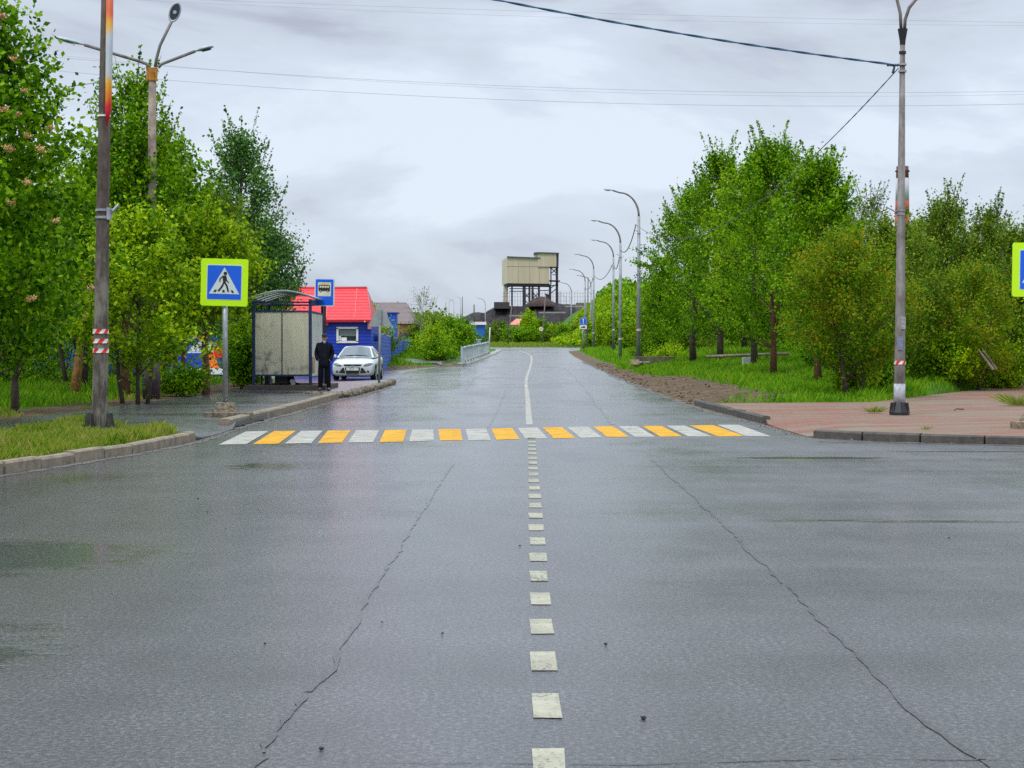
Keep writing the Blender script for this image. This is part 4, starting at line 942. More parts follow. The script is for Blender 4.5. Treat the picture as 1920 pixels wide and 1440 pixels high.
# bench inside
b_ = empty('bench', (mid - .35, SY0 - oy, 0), None, None)
bench = empty('bench', (ox - .42, oy + .35, .12 + .235), 'dark bench inside the bus shelter behind the dirty panels', 'bench')
bpy.data.objects.remove(b_)
MB().box((0, 1.3, .44), (.42, 2.5, .05)).build('seat', mat('bench_wood', (.12, .08, .05), .7, var=.3), bench)
for yy in (.1, .5, 2.4):
    for xx in (-.16, .16): MB().box((xx, yy, .21), (.05, .05, .42)).build('leg', M_DARKM, bench)

# ------------------------------------------------------------------ people
M_SKIN = mat('skin', (.56, .33, .25), .55, var=.06); M_JKT = mat('jacket_navy', (.010, .011, .020), .9, spec=.12, var=.3, vscale=6, bump=.01, bscale=9); M_TRS = mat('trousers_dark', (.007, .007, .012), .9, spec=.12, var=.3, bump=.008, bscale=9)
M_SHOE = mat('shoe_black', (.008, .008, .009), .45); M_CAP = mat('cap_navy', (.014, .018, .045), .8, var=.2); M_HAIR = mat('hair_dark', (.03, .022, .018), .8)
def skin(name, verts, edges, radii, m, parent, root=0, sub=2):
    me = bpy.data.meshes.new(name); me.from_pydata(verts, edges, []); me.materials.append(m); o = bpy.data.objects.new(name, me); C.objects.link(o); o.parent = parent
    s = o.modifiers.new('skin', 'SKIN'); s.use_smooth_shade = True
    for i, v in enumerate(me.skin_vertices[0].data):
        r_ = radii[i]; v.radius = r_ if hasattr(r_, '__len__') else (r_, r_); v.use_root = (i == root)
    q = o.modifiers.new('sub', 'SUBSURF'); q.levels = sub; q.render_levels = sub
    return o
def person(loc, label, J, rz=0, cap=True, coat=None, head_turn=0):
    """J: joints; a continuous skinned body with clothing as children"""
    t = empty('person', loc, label, 'person', None, rz)
    V = []; E = []; Rr = []
    def v(p, r_, prev=None):
        V.append(p); Rr.append(r_)
        if prev is not None: E.append((prev, len(V) - 1))
        return len(V) - 1
    pel = v(J['pelvis'], (.135, .10)); wa = v(J['waist'], (.13, .095), pel); ch = v(J['chest'], (.16, .11), wa); nb = v(J['neck'], .06, ch); nk = v(J['neck2'], .052, nb)
    hd = Vector(J['head']); f = Vector(J['face']).normalized(); up = Vector((0, 0, 1)); sd = f.cross(up).normalized()
    h0 = v(tuple(hd - up * .065 + f * .012), (.055, .060), nk); h1 = v(tuple(hd), (.074, .088), h0); h2 = v(tuple(hd + up * .06 - f * .01), (.070, .080), h1); v(tuple(hd + up * .095 - f * .015), (.045, .05), h2)
    for s in ('l', 'r'):
        a = v(J['sh_' + s], .055, ch); a = v(J['el_' + s], .042, a); a = v(J['wr_' + s], .028, a)
        w = Vector(J['wr_' + s]); dirn = Vector(J['hand_' + s]).normalized(); side = dirn.cross(Vector((0, 1, .2))).normalized() * (1 if s == 'l' else -1)
        pm = v(tuple(w + dirn * .07), (.038, .018), a)
        for k_, (off, ln) in enumerate(((-.028, .072), (-.010, .082), (.010, .078), (.027, .062))):
            b1 = v(tuple(w + dirn * .105 + side * off), .0085, pm); v(tuple(w + dirn * (.105 + ln) + side * off * 1.1 + Vector((0, -.015, 0))), .0075, b1)
        th = v(tuple(w + dirn * .04 - side * .036), .011, pm); v(tuple(w + dirn * .085 - side * .055), .009, th)
        a = v(J['hip_' + s], (.085, .085), pel); a = v(J['kn_' + s], .055, a); a = v(J['an_' + s], .04, a); v(tuple(Vector(J['an_' + s]).lerp(Vector(J['toe_' + s]), .75)), (.032, .024), a)
    body = skin('body', V, E, Rr, M_SKIN, t, 0, 1)
    # face details
    nose = MB(); c = hd + f * .082 - up * .012; nose.add([c + up * .028, c + sd * .014 - up * .012, c - sd * .014 - up * .012, c + f * .026 - up * .010], [(0, 1, 3), (0, 3, 2), (1, 2, 3), (0, 2, 1)]); nose.build('nose', M_SKIN, t, True)
    for sg in (-1, 1):
        bm = bmesh.new(); bmesh.ops.create_uvsphere(bm, u_segments=8, v_segments=6, radius=.011); me = bpy.data.meshes.new('eye'); bm.to_mesh(me); bm.free(); me.materials.append(M_BLACK)
        o = bpy.data.objects.new('eye', me); C.objects.link(o); o.parent = t; o.location = hd + f * .078 + sd * sg * .031 + up * .012
        MB().tube([hd + sd * sg * .072 + up * .028, hd + sd * sg * .080 - up * .02], [.018, .012], 7).build('ear', M_SKIN, t, True)
    MB().box(tuple(hd + f * .082 - up * .048), (.042, .006, .007), math.atan2(f.y, f.x) + R(90)).build('mouth', mat('lips', (.30, .10, .09), .6), t)
    # hair
    bm = bmesh.new(); bmesh.ops.create_uvsphere(bm, u_segments=16, v_segments=10, radius=1)
    for vv in bm.verts: vv.co = Vector((vv.co.x * .083, vv.co.y * .098, max(vv.co.z, -.55 if vv.co.y > .1 else .25) * .105))
    me = bpy.data.meshes.new('hair'); bm.to_mesh(me); bm.free(); me.materials.append(M_HAIR); o = bpy.data.objects.new('hair', me); C.objects.link(o); o.parent = t; o.location = hd + up * .022 - f * .012; o.rotation_euler = (0, 0, math.atan2(f.y, f.x) + R(90))
    if cap:
        bm = bmesh.new(); bmesh.ops.create_uvsphere(bm, u_segments=20, v_segments=12, radius=1)
        for vv in bm.verts: vv.co = Vector((vv.co.x * .094, vv.co.y * .108, max(vv.co.z, 0.0) * .098))
        r_ = bmesh.ops.create_circle(bm, cap_ends=True, segments=16, radius=1)
        for vv in r_['verts']: vv.co = Vector((vv.co.x * .075, -.085 + vv.co.y * .085, .006 - .02 * (vv.co.x ** 2)))
        r2 = bmesh.ops.extrude_face_region(bm, geom=[f_ for f_ in bm.faces if all(x_ in r_['verts'] for x_ in f_.verts)])
        for x_ in r2['geom']:
            if isinstance(x_, bmesh.types.BMVert): x_.co.z += .010
        me = bpy.data.meshes.new('cap'); bm.to_mesh(me); bm.free(); me.materials.append(M_CAP)
        for p_ in me.polygons: p_.use_smooth = True
        o = bpy.data.objects.new('cap', me); C.objects.link(o); o.parent = t; o.location = hd + up * .040 - f * .006; o.rotation_euler = (0, 0, math.atan2(f.y, f.x) + R(90))
    # jacket
    V = []; E = []; Rr = []
    hem = v(J['hem'], (.195, .165)); w_ = v(J['waist'], (.200, .160), hem); c_ = v(J['chest'], (.200, .155), w_); n_ = v(tuple(Vector(J['neck']) - up * .0), (.085, .085), c_); v(tuple(Vector(J['neck2']) - up * .01), (.078, .078), n_)
    for s in ('l', 'r'):
        a = v(J['sh_' + s], .088, c_); a = v(J['el_' + s], .078, a); w = Vector(J['wr_' + s]); e = Vector(J['el_' + s]); m_ = v(tuple(e.lerp(w, .5)), .068, a); v(tuple(w + (w - e).normalized() * .02), .056, m_)
    skin('jacket', V, E, Rr, M_JKT, t, 0, 2)
    MB().tube([Vector(J['neck']) + f * .055 - up * .02, Vector(J['neck2']) + f * .05 + up * .0], [.045, .05], 8).build('collar', mat('collar_grey', (.30, .31, .36), .8), t, True)
    MB().box(tuple(Vector(J['chest']) + f * .152 - up * .08), (.014, .006, .42), 0).build('zip', mat('zip_dark', (.04, .04, .05), .4, .5), t)
    V = []; E = []; Rr = []
    p_ = v(tuple(Vector(J['pelvis'])), (.145, .12))
    for s in ('l', 'r'):
        h_ = v(J['hip_' + s], (.105, .105), p_); k_ = v(J['kn_' + s], .082, h_); m_ = v(tuple(Vector(J['kn_' + s]).lerp(Vector(J['an_' + s]), .55)), .078, k_); v(J['an_' + s], (.070, .070), m_)
    skin('trousers', V, E, Rr, M_TRS, t, 0, 2)
    for s in ('l', 'r'):
        a = Vector(J['an_' + s]); b2 = Vector(J['toe_' + s]); d = (b2 - a); d.z = 0; d.normalize(); heel = a - d * .06; heel.z = b2.z
        skin('shoe', [tuple(heel), tuple(a.lerp(b2, .35) + Vector((0, 0, -.01)) * 0 + Vector((0, 0, b2.z - a.lerp(b2, .35).z))), tuple(b2), tuple(b2 + d * .05), tuple(Vector((a.x, a.y, b2.z + .05)))], [(0, 1), (1, 2), (2, 3), (1, 4)], [(.045, .042), (.05, .045), (.05, .038), (.038, .028), (.055, .055)], M_SHOE, t, 1, 2)
    return t
J = dict(pelvis=(0, .0, .92), waist=(0, .0, 1.10), chest=(0, .0, 1.34), neck=(.0, -.005, 1.50), neck2=(.005, -.015, 1.56), head=(.015, -.03, 1.665), face=(.25, -1, -.05), hem=(0, 0, .70),
         sh_l=(.19, 0, 1.43), el_l=(.248, .05, 1.16), wr_l=(.20, -.06, .97), hand_l=(-.9, .1, -.3), sh_r=(-.19, 0, 1.43), el_r=(-.248, .05, 1.16), wr_r=(-.20, -.06, .97), hand_r=(.9, .1, -.3),
         hip_l=(.095, 0, .88), kn_l=(.125, -.02, .49), an_l=(.130, .02, .10), toe_l=(.165, -.15, .045), hip_r=(-.095, 0, .88), kn_r=(-.118, -.03, .49), an_r=(-.125, .0, .10), toe_r=(-.145, -.17, .045))
person((X(608, 52.6), 52.6, .165), 'person in dark jacket, trousers and navy cap standing by the kerb', J)
J2 = dict(pelvis=(0, .0, .52), waist=(.03, .0, .72), chest=(.07, .0, .96), neck=(.10, 0, 1.12), neck2=(.115, 0, 1.17), head=(.135, 0, 1.27), face=(1, -.1, -.1), hem=(0, 0, .50),
          sh_l=(.07, -.18, 1.04), el_l=(.14, -.22, .78), wr_l=(.36, -.14, .66), hand_l=(1, 0, -.2), sh_r=(.07, .18, 1.04), el_r=(.14, .22, .78), wr_r=(.36, .14, .66), hand_r=(1, 0, -.2),
          hip_l=(.08, -.09, .52), kn_l=(.48, -.13, .52), an_l=(.60, -.14, .09), toe_l=(.76, -.15, .045), hip_r=(.08, .09, .52), kn_r=(.46, .12, .52), an_r=(.40, .13, .09), toe_r=(.56, .14, .045))
person((ox - .38, oy + 1.1, .12 + .235 - .02), 'person in dark clothes sitting inside the bus shelter, only feet showing', J2, cap=False)
o = empty('bag', (ox + .12, oy + .45, .355), 'small dark bag on the shelter floor with a white carton', 'bag')
MB().box((-.18, 0, .16), (.42, .28, .32), taper=.6).build('bag_body', M_BLACK, o, bevel=.05); MB().box((.16, .02, .09), (.13, .1, .17)).build('carton', M_WHITE, o)

# ------------------------------------------------------------------ car
M_CAR = mat('car_paint', (.60, .635, .65), .28, .0); M_CAR.node_tree.nodes['Principled BSDF'].inputs['Coat Weight'].default_value = .7
M_CGL = mat('car_glass', (.10, .14, .15), .06, .0, spec=1.0); M_TYRE = mat('tyre', (.012, .012, .012), .8); M_RIM = mat('rim_alloy', (.45, .46, .48), .3, .9); M_CHR = mat('chrome', (.75, .77, .8), .12, 1.0); M_HL = mat('headlight_glass', (.22, .25, .26), .25, .0, col2=(.05, .06, .065), vscale=9)
car = empty('parked_car', (X(661, 72.5), 72.5, float(zr(74)) - .006), 'silver white hatchback parked facing the street beside the blue house', 'car', None, R(-1.5))
st = [(0, .76, .26, .62, .68), (.04, .84, .22, .68, .755), (.14, .875, .19, .74, .815), (.38, .895, .18, .79, .875), (.75, .905, .17, .845, .94), (1.15, .91, .17, .88, 1.0), (1.8, .91, .17, .91, 1.02), (2.6, .91, .17, .94, 1.04), (3.4, .91, .18, .97, 1.06), (3.95, .90, .20, .98, 1.10), (4.25, .86, .26, .96, 1.06), (4.36, .78, .34, .90, .98)]
vs = []
for (y, w, zl, zs, zt_) in st:
    prof = [(0, zl), (w * .80, zl), (w * .97, zl + .08), (w, zl + .28 if zl + .28 < zs - .1 else (zl + zs) / 2), (w * .985, zs - .06), (w * .93, zs + .005), (w * .78, zs + (zt_ - zs) * .62), (w * .45, zs + (zt_ - zs) * .93), (0, zt_)]
    ring = prof + [(-x, z) for x, z in prof[-2:0:-1]]
    for x, z in ring: vs.append((x, y, z))
k = 16; ns = len(st); fs = [(i * k + j, i * k + (j + 1) % k, (i + 1) * k + (j + 1) % k, (i + 1) * k + j) for i in range(ns - 1) for j in range(k)] + [tuple(range(k)), tuple((ns - 1) * k + j for j in range(k))]
body = MB().add(vs, fs).build('body', M_CAR, car, True)
bvh = BVHTree.FromPolygons([Vector(v_) for v_ in vs], fs)
# cabin
def ring(y, w, z, wt=None): return [(-w, y, z), (w, y, z)]
cab = [(-.80, .98, .97), (.80, .98, .97), (-.77, 3.95, 1.07), (.77, 3.95, 1.07), (-.58, 1.80, 1.405), (.58, 1.80, 1.405), (-.60, 2.5, 1.46), (.60, 2.5, 1.46), (-.56, 3.35, 1.40), (.56, 3.35, 1.40), (-.85, 2.5, .98), (.85, 2.5, .98), (0, .90, .99), (0, 1.74, 1.435), (0, 2.45, 1.49), (0, 3.38, 1.43), (0, 3.98, 1.08)]
cf = [(0, 12, 13, 4), (12, 1, 5, 13), (4, 13, 14, 6), (13, 5, 7, 14), (6, 14, 15, 8), (14, 7, 9, 15), (8, 15, 16, 2), (15, 9, 3, 16), (0, 4, 6, 10), (10, 6, 8, 2), (1, 11, 7, 5), (11, 3, 9, 7)]
MB().add(cab, cf).build('cabin', M_CAR, car, True, bevel=.03)
def lerp3(a, b2, c, d, u, v_):
    a, b2, c, d = map(Vector, (a, b2, c, d)); return a.lerp(b2, u).lerp(d.lerp(c, u), v_)
def glass(name, quad, inset, off, m=M_CGL, nx=6):
    a, b2, c, d = map(Vector, quad); nrm = (b2 - a).cross(d - a).normalized(); cen = Vector((0, 2.2, .9))
    if nrm.dot(a - cen) < 0: nrm = -nrm
    vs = []; u0, u1, v0, v1 = inset
    for j in range(4):
        for i in range(nx + 1):
            p = lerp3(a, b2, c, d, u0 + (u1 - u0) * i / nx, v0 + (v1 - v0) * j / 3); bul = off[1] * 4 * (i / nx) * (1 - i / nx); vs.append(p + nrm * (off[0] + bul))
    fs = [(j * (nx + 1) + i, j * (nx + 1) + i + 1, (j + 1) * (nx + 1) + i + 1, (j + 1) * (nx + 1) + i) for j in range(3) for i in range(nx)]
    return MB().add(vs, fs).build(name, m, car, True)
glass('windscreen', ((-.80, .98, .97), (.80, .98, .97), (.58, 1.80, 1.405), (-.58, 1.80, 1.405)), (.045, .955, .07, .94), (.020, .075))
glass('rear_window', ((-.77, 3.95, 1.07), (.77, 3.95, 1.07), (.56, 3.35, 1.40), (-.56, 3.35, 1.40)), (.08, .92, .1, .9), (.02, .05))
for s in (-1, 1):
    glass('side_window', ((.83 * s, 1.35, 1.0), (.845 * s, 2.45, 1.0), (.60 * s, 2.42, 1.44), (.585 * s, 1.90, 1.40)), (.06, .96, .08, .86), (.012, 0))
    glass('side_window', ((.845 * s, 2.52, 1.0), (.79 * s, 3.60, 1.05), (.575 * s, 3.2, 1.40), (.60 * s, 2.52, 1.44)), (.04, .95, .08, .86), (.012, 0))
    MB().box((.97 * s, 1.42, 1.03), (.20, .09, .13)).build('mirror', M_CAR, car, True, bevel=.03)
    for yy in (.82, 3.45):
        wh = empty('wheel', (.80 * s, yy, .32)); wh.parent = car
        MB().tube([(-.11, 0, 0), (-.08, 0, 0), (.08, 0, 0), (.11, 0, 0)], [.28, .32, .32, .28], 24).build('tyre', M_TYRE, wh, True)
        MB().tube([(.112 * s, 0, 0), (.118 * s, 0, 0)], .20, 16).build('rim', M_RIM, wh)
        vsa = [(.905 * s + .012 * s, yy + math.cos(R(a)) * .39, .33 + math.sin(R(a)) * .38) for a in range(-20, 201, 20)]
        MB().add([(v_[0], v_[1], v_[2]) for v_ in vsa] + [(v_[0] - .06 * s, v_[1], v_[2]) for v_ in vsa], [tuple(range(12))]).build('wheel_arch', M_BLACK, car)
def decal(name, poly, m, off=.006, parent=car, sub=3, front=True):
    """panel following the curved nose: polygon (x,z) subdivided and laid on the bodywork"""
    bm = bmesh.new(); vv = [bm.verts.new((x, 0, z)) for x, z in poly]; bm.faces.new(vv); bmesh.ops.triangulate(bm, faces=bm.faces)
    bmesh.ops.subdivide_edges(bm, edges=bm.edges, cuts=sub, use_grid_fill=True)
    for v_ in bm.verts:
        h_ = bvh.ray_cast(Vector((v_.co.x, -2, v_.co.z)), Vector((0, 1, 0)))
        yy = h_[0].y if h_[0] else .3
        v_.co.y = yy - off
    me = bpy.data.meshes.new(name); bm.to_mesh(me); bm.free(); me.materials.append(m); o = bpy.data.objects.new(name, me); C.objects.link(o); o.parent = parent; return o
decal('lower_grille', [(-.33, .555), (.33, .555), (.27, .29), (-.27, .29)], M_BLACK, .008)
decal('upper_grille', [(-.40, .685), (.40, .685), (.34, .61), (-.34, .61)], M_DARKM, .008)
decal('grille_bar', [(-.34, .645), (.34, .645), (.32, .628), (-.32, .628)], M_CHR, .014)
bd = MB().disc((0, .637), .075, -.018, -.004, 20, .032).build('badge', mat('badge_silver', (.5, .53, .58), .25, .8), car); 
for s in (-1, 1):
    decal('side_intake', [(.37 * s, .545), (.44 * s, .53), (.60 * s, .32), (.31 * s, .30)], M_BLACK, .008)
    decal('headlight', [(.47 * s, .625), (.54 * s, .705), (.70 * s, .745), (.86 * s, .735), (.83 * s, .665), (.66 * s, .615), (.52 * s, .60)], M_HL, .010)
    f_ = decal('fog_lamp', [(.66 * s + .055 * math.cos(R(a)), .375 + .045 * math.sin(R(a))) for a in range(0, 360, 30)], M_BLACK, .010)
    decal('fog_bulb', [(.66 * s + .028 * math.cos(R(a)), .375 + .026 * math.sin(R(a))) for a in range(0, 360, 45)], M_CHR, .016, f_, 1)
decal('lower_lip', [(-.28, .285), (.28, .285), (.25, .245), (-.25, .245)], mat('lip_grey', (.16, .15, .17), .6), .010)
plt = MB().prism(rrect(-.26, .425, .26, .535, .01), -.035, -.022).build('number_plate', M_WHITE, car)
text_mesh('A 353 KY', .098, M_BLACK, 'plate_text', plt, (-.06, -.037, .478), ext=.001, sx_=.80)
text_mesh('51', .075, M_BLACK, 'plate_text', plt, (.205, -.037, .485), ext=.001, sx_=.8)
MB().box((0, 1.5, .22), (1.5, 2.6, .12)).build('underbody', M_BLACK, car)
MB().tube([(-.05, .97, 1.03), (-.45, .95, 1.03), (-.70, 1.02, 1.03)], .008, 5).tube([(.55, .99, 1.03), (.2, .95, 1.03), (-.03, .96, 1.04)], .008, 5).build('wiper', M_BLACK, car)
MB().box((0, 1.62, 1.36), (.18, .06, .06)).build('rear_view_mirror', M_BLACK, car)
# ------------------------------------------------------------------ blue house with red roof
M_BLUE = siding('blue_siding', (.005, .040, .40), .17, .018); M_BLUE_L = siding('blue_siding_light', (.01, .085, .55), .2, .02)
M_ROOFR = mat('roof_red', (.68, .028, .033), .42, var=.10, vscale=2); M_ROOFD = mat('roof_fascia', (.45, .01, .012), .5)
hz = float(gz(-8.0, 86)); hx0, hx1 = -11.6, X(696, 84.0); hy = 84.0
house = empty('blue_house', ((hx0 + hx1) / 2, hy, hz), 'small blue sided kiosk house with bright red metal roof', 'building')
cx = (hx0 + hx1) / 2; w2 = (hx1 - hx0) / 2; eav = Z(598, 84) - hz; ridge = Z(540, 86.4) - hz
wx0, wx1 = X(633, 84) - cx, X(670, 84) - cx; wz0, wz1 = Z(642, 84) - hz, Z(614, 84) - hz
mb = MB(); D = 4.6
mb.box(((-w2 + wx0) / 2, .06, eav / 2 - .3), (wx0 + w2, .12, eav + .6)).box(((w2 + wx1) / 2, .06, eav / 2 - .3), (w2 - wx1, .12, eav + .6))
mb.box(((wx0 + wx1) / 2, .06, wz0 / 2 - .3), (wx1 - wx0, .12, wz0 + .6)).box(((wx0 + wx1) / 2, .06, (wz1 + eav) / 2), (wx1 - wx0, .12, eav - wz1))
mb.box((-w2 + .06, D / 2 + .06, eav / 2 - .3), (.12, D - .12, eav + .6)).box((w2 - .06, D / 2 + .06, eav / 2 - .3), (.12, D - .12, eav + .6)).box((0, D, eav / 2 - .3), (2 * w2 - .24, .12, eav + .6))
wall = mb.build('wall', M_BLUE, house)
# gables (hipped ends lean inwards) and stepped metal tile roof
nrow = 11; ov = .28
rx1 = X(688, 86.4) - cx; rx0 = X(552, 86.4) - cx
vs = []; fs = []
ypts = []
for i in range(nrow):
    u0, u1 = i / nrow, (i + 1) / nrow
    def P(u, lift, back=False):
        xa = -w2 - ov + (rx0 + w2 + ov) * u; xb = w2 + .06 + (rx1 - w2 - .06) * u
        y = -ov + (2.4 + ov) * u; z = eav - .06 + (ridge - eav + .06) * u + lift
        if back: y = D + ov - (D + ov - 2.4) * u
        return (xa, y, z), (xb, y, z)
    for back in (False, True):
        a, b2 = P(u0, .018, back); c, d = P(u1, .0, back); e_, f_ = P(u0, 0, back); n = len(vs)
        vs += [a, b2, d, c, e_, f_]; fs += [(n, n + 1, n + 2, n + 3), (n, n + 4, n + 5, n + 1)]
a = [(-w2 - ov, -ov, eav - .06), (-w2 - ov, D + ov, eav - .06), (rx0, 2.4, ridge)]; n = len(vs); vs += a; fs.append((n, n + 1, n + 2))
a = [(w2 + .06, -ov, eav - .06), (w2 + .06, D + ov, eav - .06), (rx1, 2.4, ridge)]; n = len(vs); vs += a; fs.append((n, n + 1, n + 2))
a = [(-w2 - ov, -ov, eav - .065), (w2 + .06, -ov, eav - .065), (w2 + .06, D + ov, eav - .065), (-w2 - ov, D + ov, eav - .065)]; n = len(vs); vs += a; fs.append((n, n + 1, n + 2, n + 3))
roof = MB().add(vs, fs).build('roof', M_ROOFR, house)
mb = MB().tube([(rx0, 2.4, ridge + .02), (rx1, 2.4, ridge + .02)], .06, 8); mb.tube([(w2 + .06, -ov, eav - .04), (rx1, 2.4, ridge + .02)], .035, 6); mb.build('ridge_cap', mat('ridge_pinkish', (.55, .10, .11), .4), roof, True)
MB().box((-ov / 2 + .03, -ov - .015, eav - .10), (2 * w2 + ov + .06, .025, .12)).build('fascia', M_ROOFD, roof)
for xx in (-1.6, .15, 1.55):
    # pale worn streaks are narrow standing seams
    u = [0.02, .96]; q = [(xx + (-.12) * k_, -ov + (2.4 + ov) * k_, eav - .06 + (ridge - eav + .06) * k_ + .045) for k_ in u]; MB().tube(q, .014, 5).build('roof_seam', mat('roof_seam', (.82, .22, .22), .4), roof)
# window
win = empty('window', ((wx0 + wx1) / 2, 0, (wz0 + wz1) / 2)); win.parent = house; hw, hh = (wx1 - wx0) / 2, (wz1 - wz0) / 2
mb = MB().box((0, -.02, hh - .02), (2 * hw + .1, .08, .10)).box((0, -.02, -hh + .02), (2 * hw + .1, .08, .10)).box((-hw + .0, -.02, 0), (.10, .08, 2 * hh - .06)).box((hw, -.02, 0), (.10, .08, 2 * hh - .06)); mb.build('frame', M_WHITE, win)
MB().box((0, .06, 0), (2 * hw - .1, .01, 2 * hh - .1)).build('pane', mat('window_dark', (.03, .05, .045), .12), win)
MB().box((0, .045, hh * .35), (2 * hw - .12, .01, hh * 1.0)).build('blind', mat('blind_grey', (.16, .20, .19), .5), win)
MB().box((-hw * .78, .035, -hh * .42), (.12, .02, .22)).box((-hw * .35, .035, -hh * .55), (.26, .02, .16)).build('paper_box', M_WHITE, win)
MB().disc((X(612, 84) - cx, Z(607, 84) - hz), .13, -.22, -.02, 12, .10).build('red_lantern', mat('lantern_red', (.75, .03, .05), .5), house)
MB().prism(rrect(X(690, 84) - cx, Z(617, 84) - hz, X(696, 84) - cx + .02, Z(603, 84) - hz, .03), -.16, -.02).build('pink_lantern', mat('lantern_pink', (.80, .22, .24), .5), house)
MB().disc((X(685, 84) - cx, Z(603, 84) - hz), .035, -.32, -.28, 10).build('lamp_bulb', M_WHITE, house)

# low blue panel joined to the receding corrugated fence
f0 = Vector((X(697, 84.6), 84.6, 0)); f1 = Vector((X(712, 86), 86, 0)); f2 = Vector((X(771, 142), 142, 0))
def panel_fence(label, name, a, b2, h, m, n, zoff=0.0, stepz=None, frames=True, group=None):
    t = empty(name, (a.x, a.y, float(gz(a.x, a.y))), label, 'fence', group); z0 = float(gz(a.x, a.y)); L = (b2 - a)
    for i in range(n):
        p = a + L * (i / n); q = a + L * ((i + .985) / n); c = (p + q) / 2; zz = float(gz(c.x, c.y)) - z0 + (stepz[i] if stepz else 0); hh = h(i) if callable(h) else h
        MB().box((c.x - a.x, c.y - a.y, zz + hh / 2 - .15), ((q - p).length, .05, hh + .3), math.atan2(L.y, L.x)).build('panel', m, t)
        if frames:
            MB().box((c.x - a.x, c.y - a.y, zz + hh + .03), ((q - p).length, .08, .05), math.atan2(L.y, L.x)).build('top_rail', mat('fence_cap', (.30, .42, .60), .4), t)
    return t
zb0 = float(gz(f0.x, f0.y))
panel_fence('low dark blue board panel joining house and corrugated fence', 'fence', f0, f1 - Vector((.02, .0, 0)), Z(640, 85) - zb0, M_BLUE, 1, frames=False)
hs = []
for i in range(16):
    p = f1 + (f2 - f1) * ((i + .5) / 16); top = Z(628 + (641 - 628) * min(1, (p.y - 86) / 56 * 1.3) - (2.5 if i % 3 == 1 and i < 6 else 0), p.y); hs.append(max(.8, top - float(gz(p.x, p.y))))
panel_fence('bright blue corrugated fence running back from the blue house', 'fence', f1, f2, lambda i: hs[i], M_BLUE_L, 16)
# wall with abstract painted fields behind the trees
wz = float(gz(-16, 79)); wl, wr, wy = X(60, 80), X(432, 80), 80.0
t = empty('painted_wall', (wl, wy, wz), 'blue boarded wall with orange, white and red painted fields behind the trees', 'wall')
top = Z(632, 80) - wz; MB().box(((wr - wl) / 2, .1, top / 2 - .2), (wr - wl, .2, top + .4)).build('boards', M_BLUE, t)
def wp(px, py): return (X(px, wy) - wl, Z(py, wy) - wz)
def field(name, col, pts, y0, pitch=.17): MB().prism([wp(*p) for p in pts], -.012 * y0 - .004, -.003).build(name, siding('mural_' + name, col, pitch, .012, var=.1), t)
field('white_field', (.62, .66, .66), [(350, 662), (358, 652), (366, 640), (378, 634), (390, 634), (400, 640), (404, 662), (380, 662)], 1)
field('blue_field', (.01, .05, .42), [(352, 662), (382, 662), (386, 690), (350, 690)], 2)
field('cream_field', (.62, .58, .34), [(381, 662), (381, 650), (386, 642), (395, 640), (402, 646), (404, 661)], 3)
field('orange_field', (.85, .17, .02), [(382, 661), (402, 660), (405, 672), (412, 690), (387, 690)], 4)
field('red_field', (.72, .02, .015), [(405 + 12 * math.cos(R(a)) + 8, 659 + 12 * math.sin(R(a))) for a in range(0, 360, 24)], 5)
field('red_disc', (.90, .10, .03), [(416 + 7 * math.cos(R(a)), 658 + 7 * math.sin(R(a))) for a in range(0, 360, 24)], 6)
field('orange_top', (.85, .10, .015), [(371, 635), (372, 629.5), (379, 628.5), (384, 635)], 7)
MB().tube([(wp(*p)[0], -.09, wp(*p)[1]) for p in [(398, 635), (388, 638), (381, 645), (379, 654), (382, 668), (386, 690)]], .05, 6).build('dark_outline', mat('outline_navy', (.01, .02, .09), .5), t)
MB().box((wp(392, 690)[0], -.35, wp(392, 692)[1] - .1), (1.5, .5, .28)).build('footing', M_WHITE, t)

# house with the grey-mauve roof
def simple_house(label, d, L_, R_, eave_py, ridge_py, rl, rr, wallm, roofm, name='house', base=-2.5, depth=7):
    t = empty(name, (X((L_ + R_) / 2, d), d, Z(eave_py, d) + base), label, 'building'); o_ = X((L_ + R_) / 2, d); xa, xb = X(L_, d) - o_, X(R_, d) - o_; e_ = -base; r_ = Z(ridge_py, d + depth / 2) - Z(eave_py, d) - base
    MB().box(((xa + xb) / 2, depth / 2, e_ / 2), (xb - xa - .6, depth, e_)).build('wall', wallm, t)
    ra, rb = X(rl, d + depth / 2) - o_, X(rr, d + depth / 2) - o_; z = e_ + .0
    v_ = [(xa, -.3, z), (xb, -.3, z), (xb, depth + .3, z), (xa, depth + .3, z), (ra, depth / 2, r_), (rb, depth / 2, r_)]
    MB().add(v_, [(0, 1, 5, 4), (2, 3, 4, 5), (1, 2, 5), (3, 0, 4), (3, 2, 1, 0)]).build('roof', roofm, t); return t
M_MAUVE = siding('roof_mauve', (.15, .105, .10), .42, .06)
h2 = simple_house('house with grey mauve metal roof behind the triangular sign', 150, 676, 782, 607, 567, 694, 762, mat('wall_tan', (.50, .26, .13), .8, var=.3), M_MAUVE, 'mauve_roofed_house', -3.2)
MB().box((X(758, 149.7) - X(729, 150), -.34, 1.8), (.9, .08, 1.1)).build('window', mat('window_far', (.10, .12, .12), .2), h2)
tw = empty('blue_tower', (X(735, 132), 132, Z(634, 132) - 1.5), 'narrow blue clad block beside the mauve roofed house', 'building')
hgt = Z(588, 132) - Z(634, 132) + 1.5; wd = X(743, 132) - X(727, 132)
MB().box((0, .8, hgt / 2), (wd, 1.6, hgt)).build('wall', M_BLUE_L, tw); MB().box((.05, .8, hgt + .05), (wd + .2, 1.8, .1)).build('roof', M_BLUE, tw)
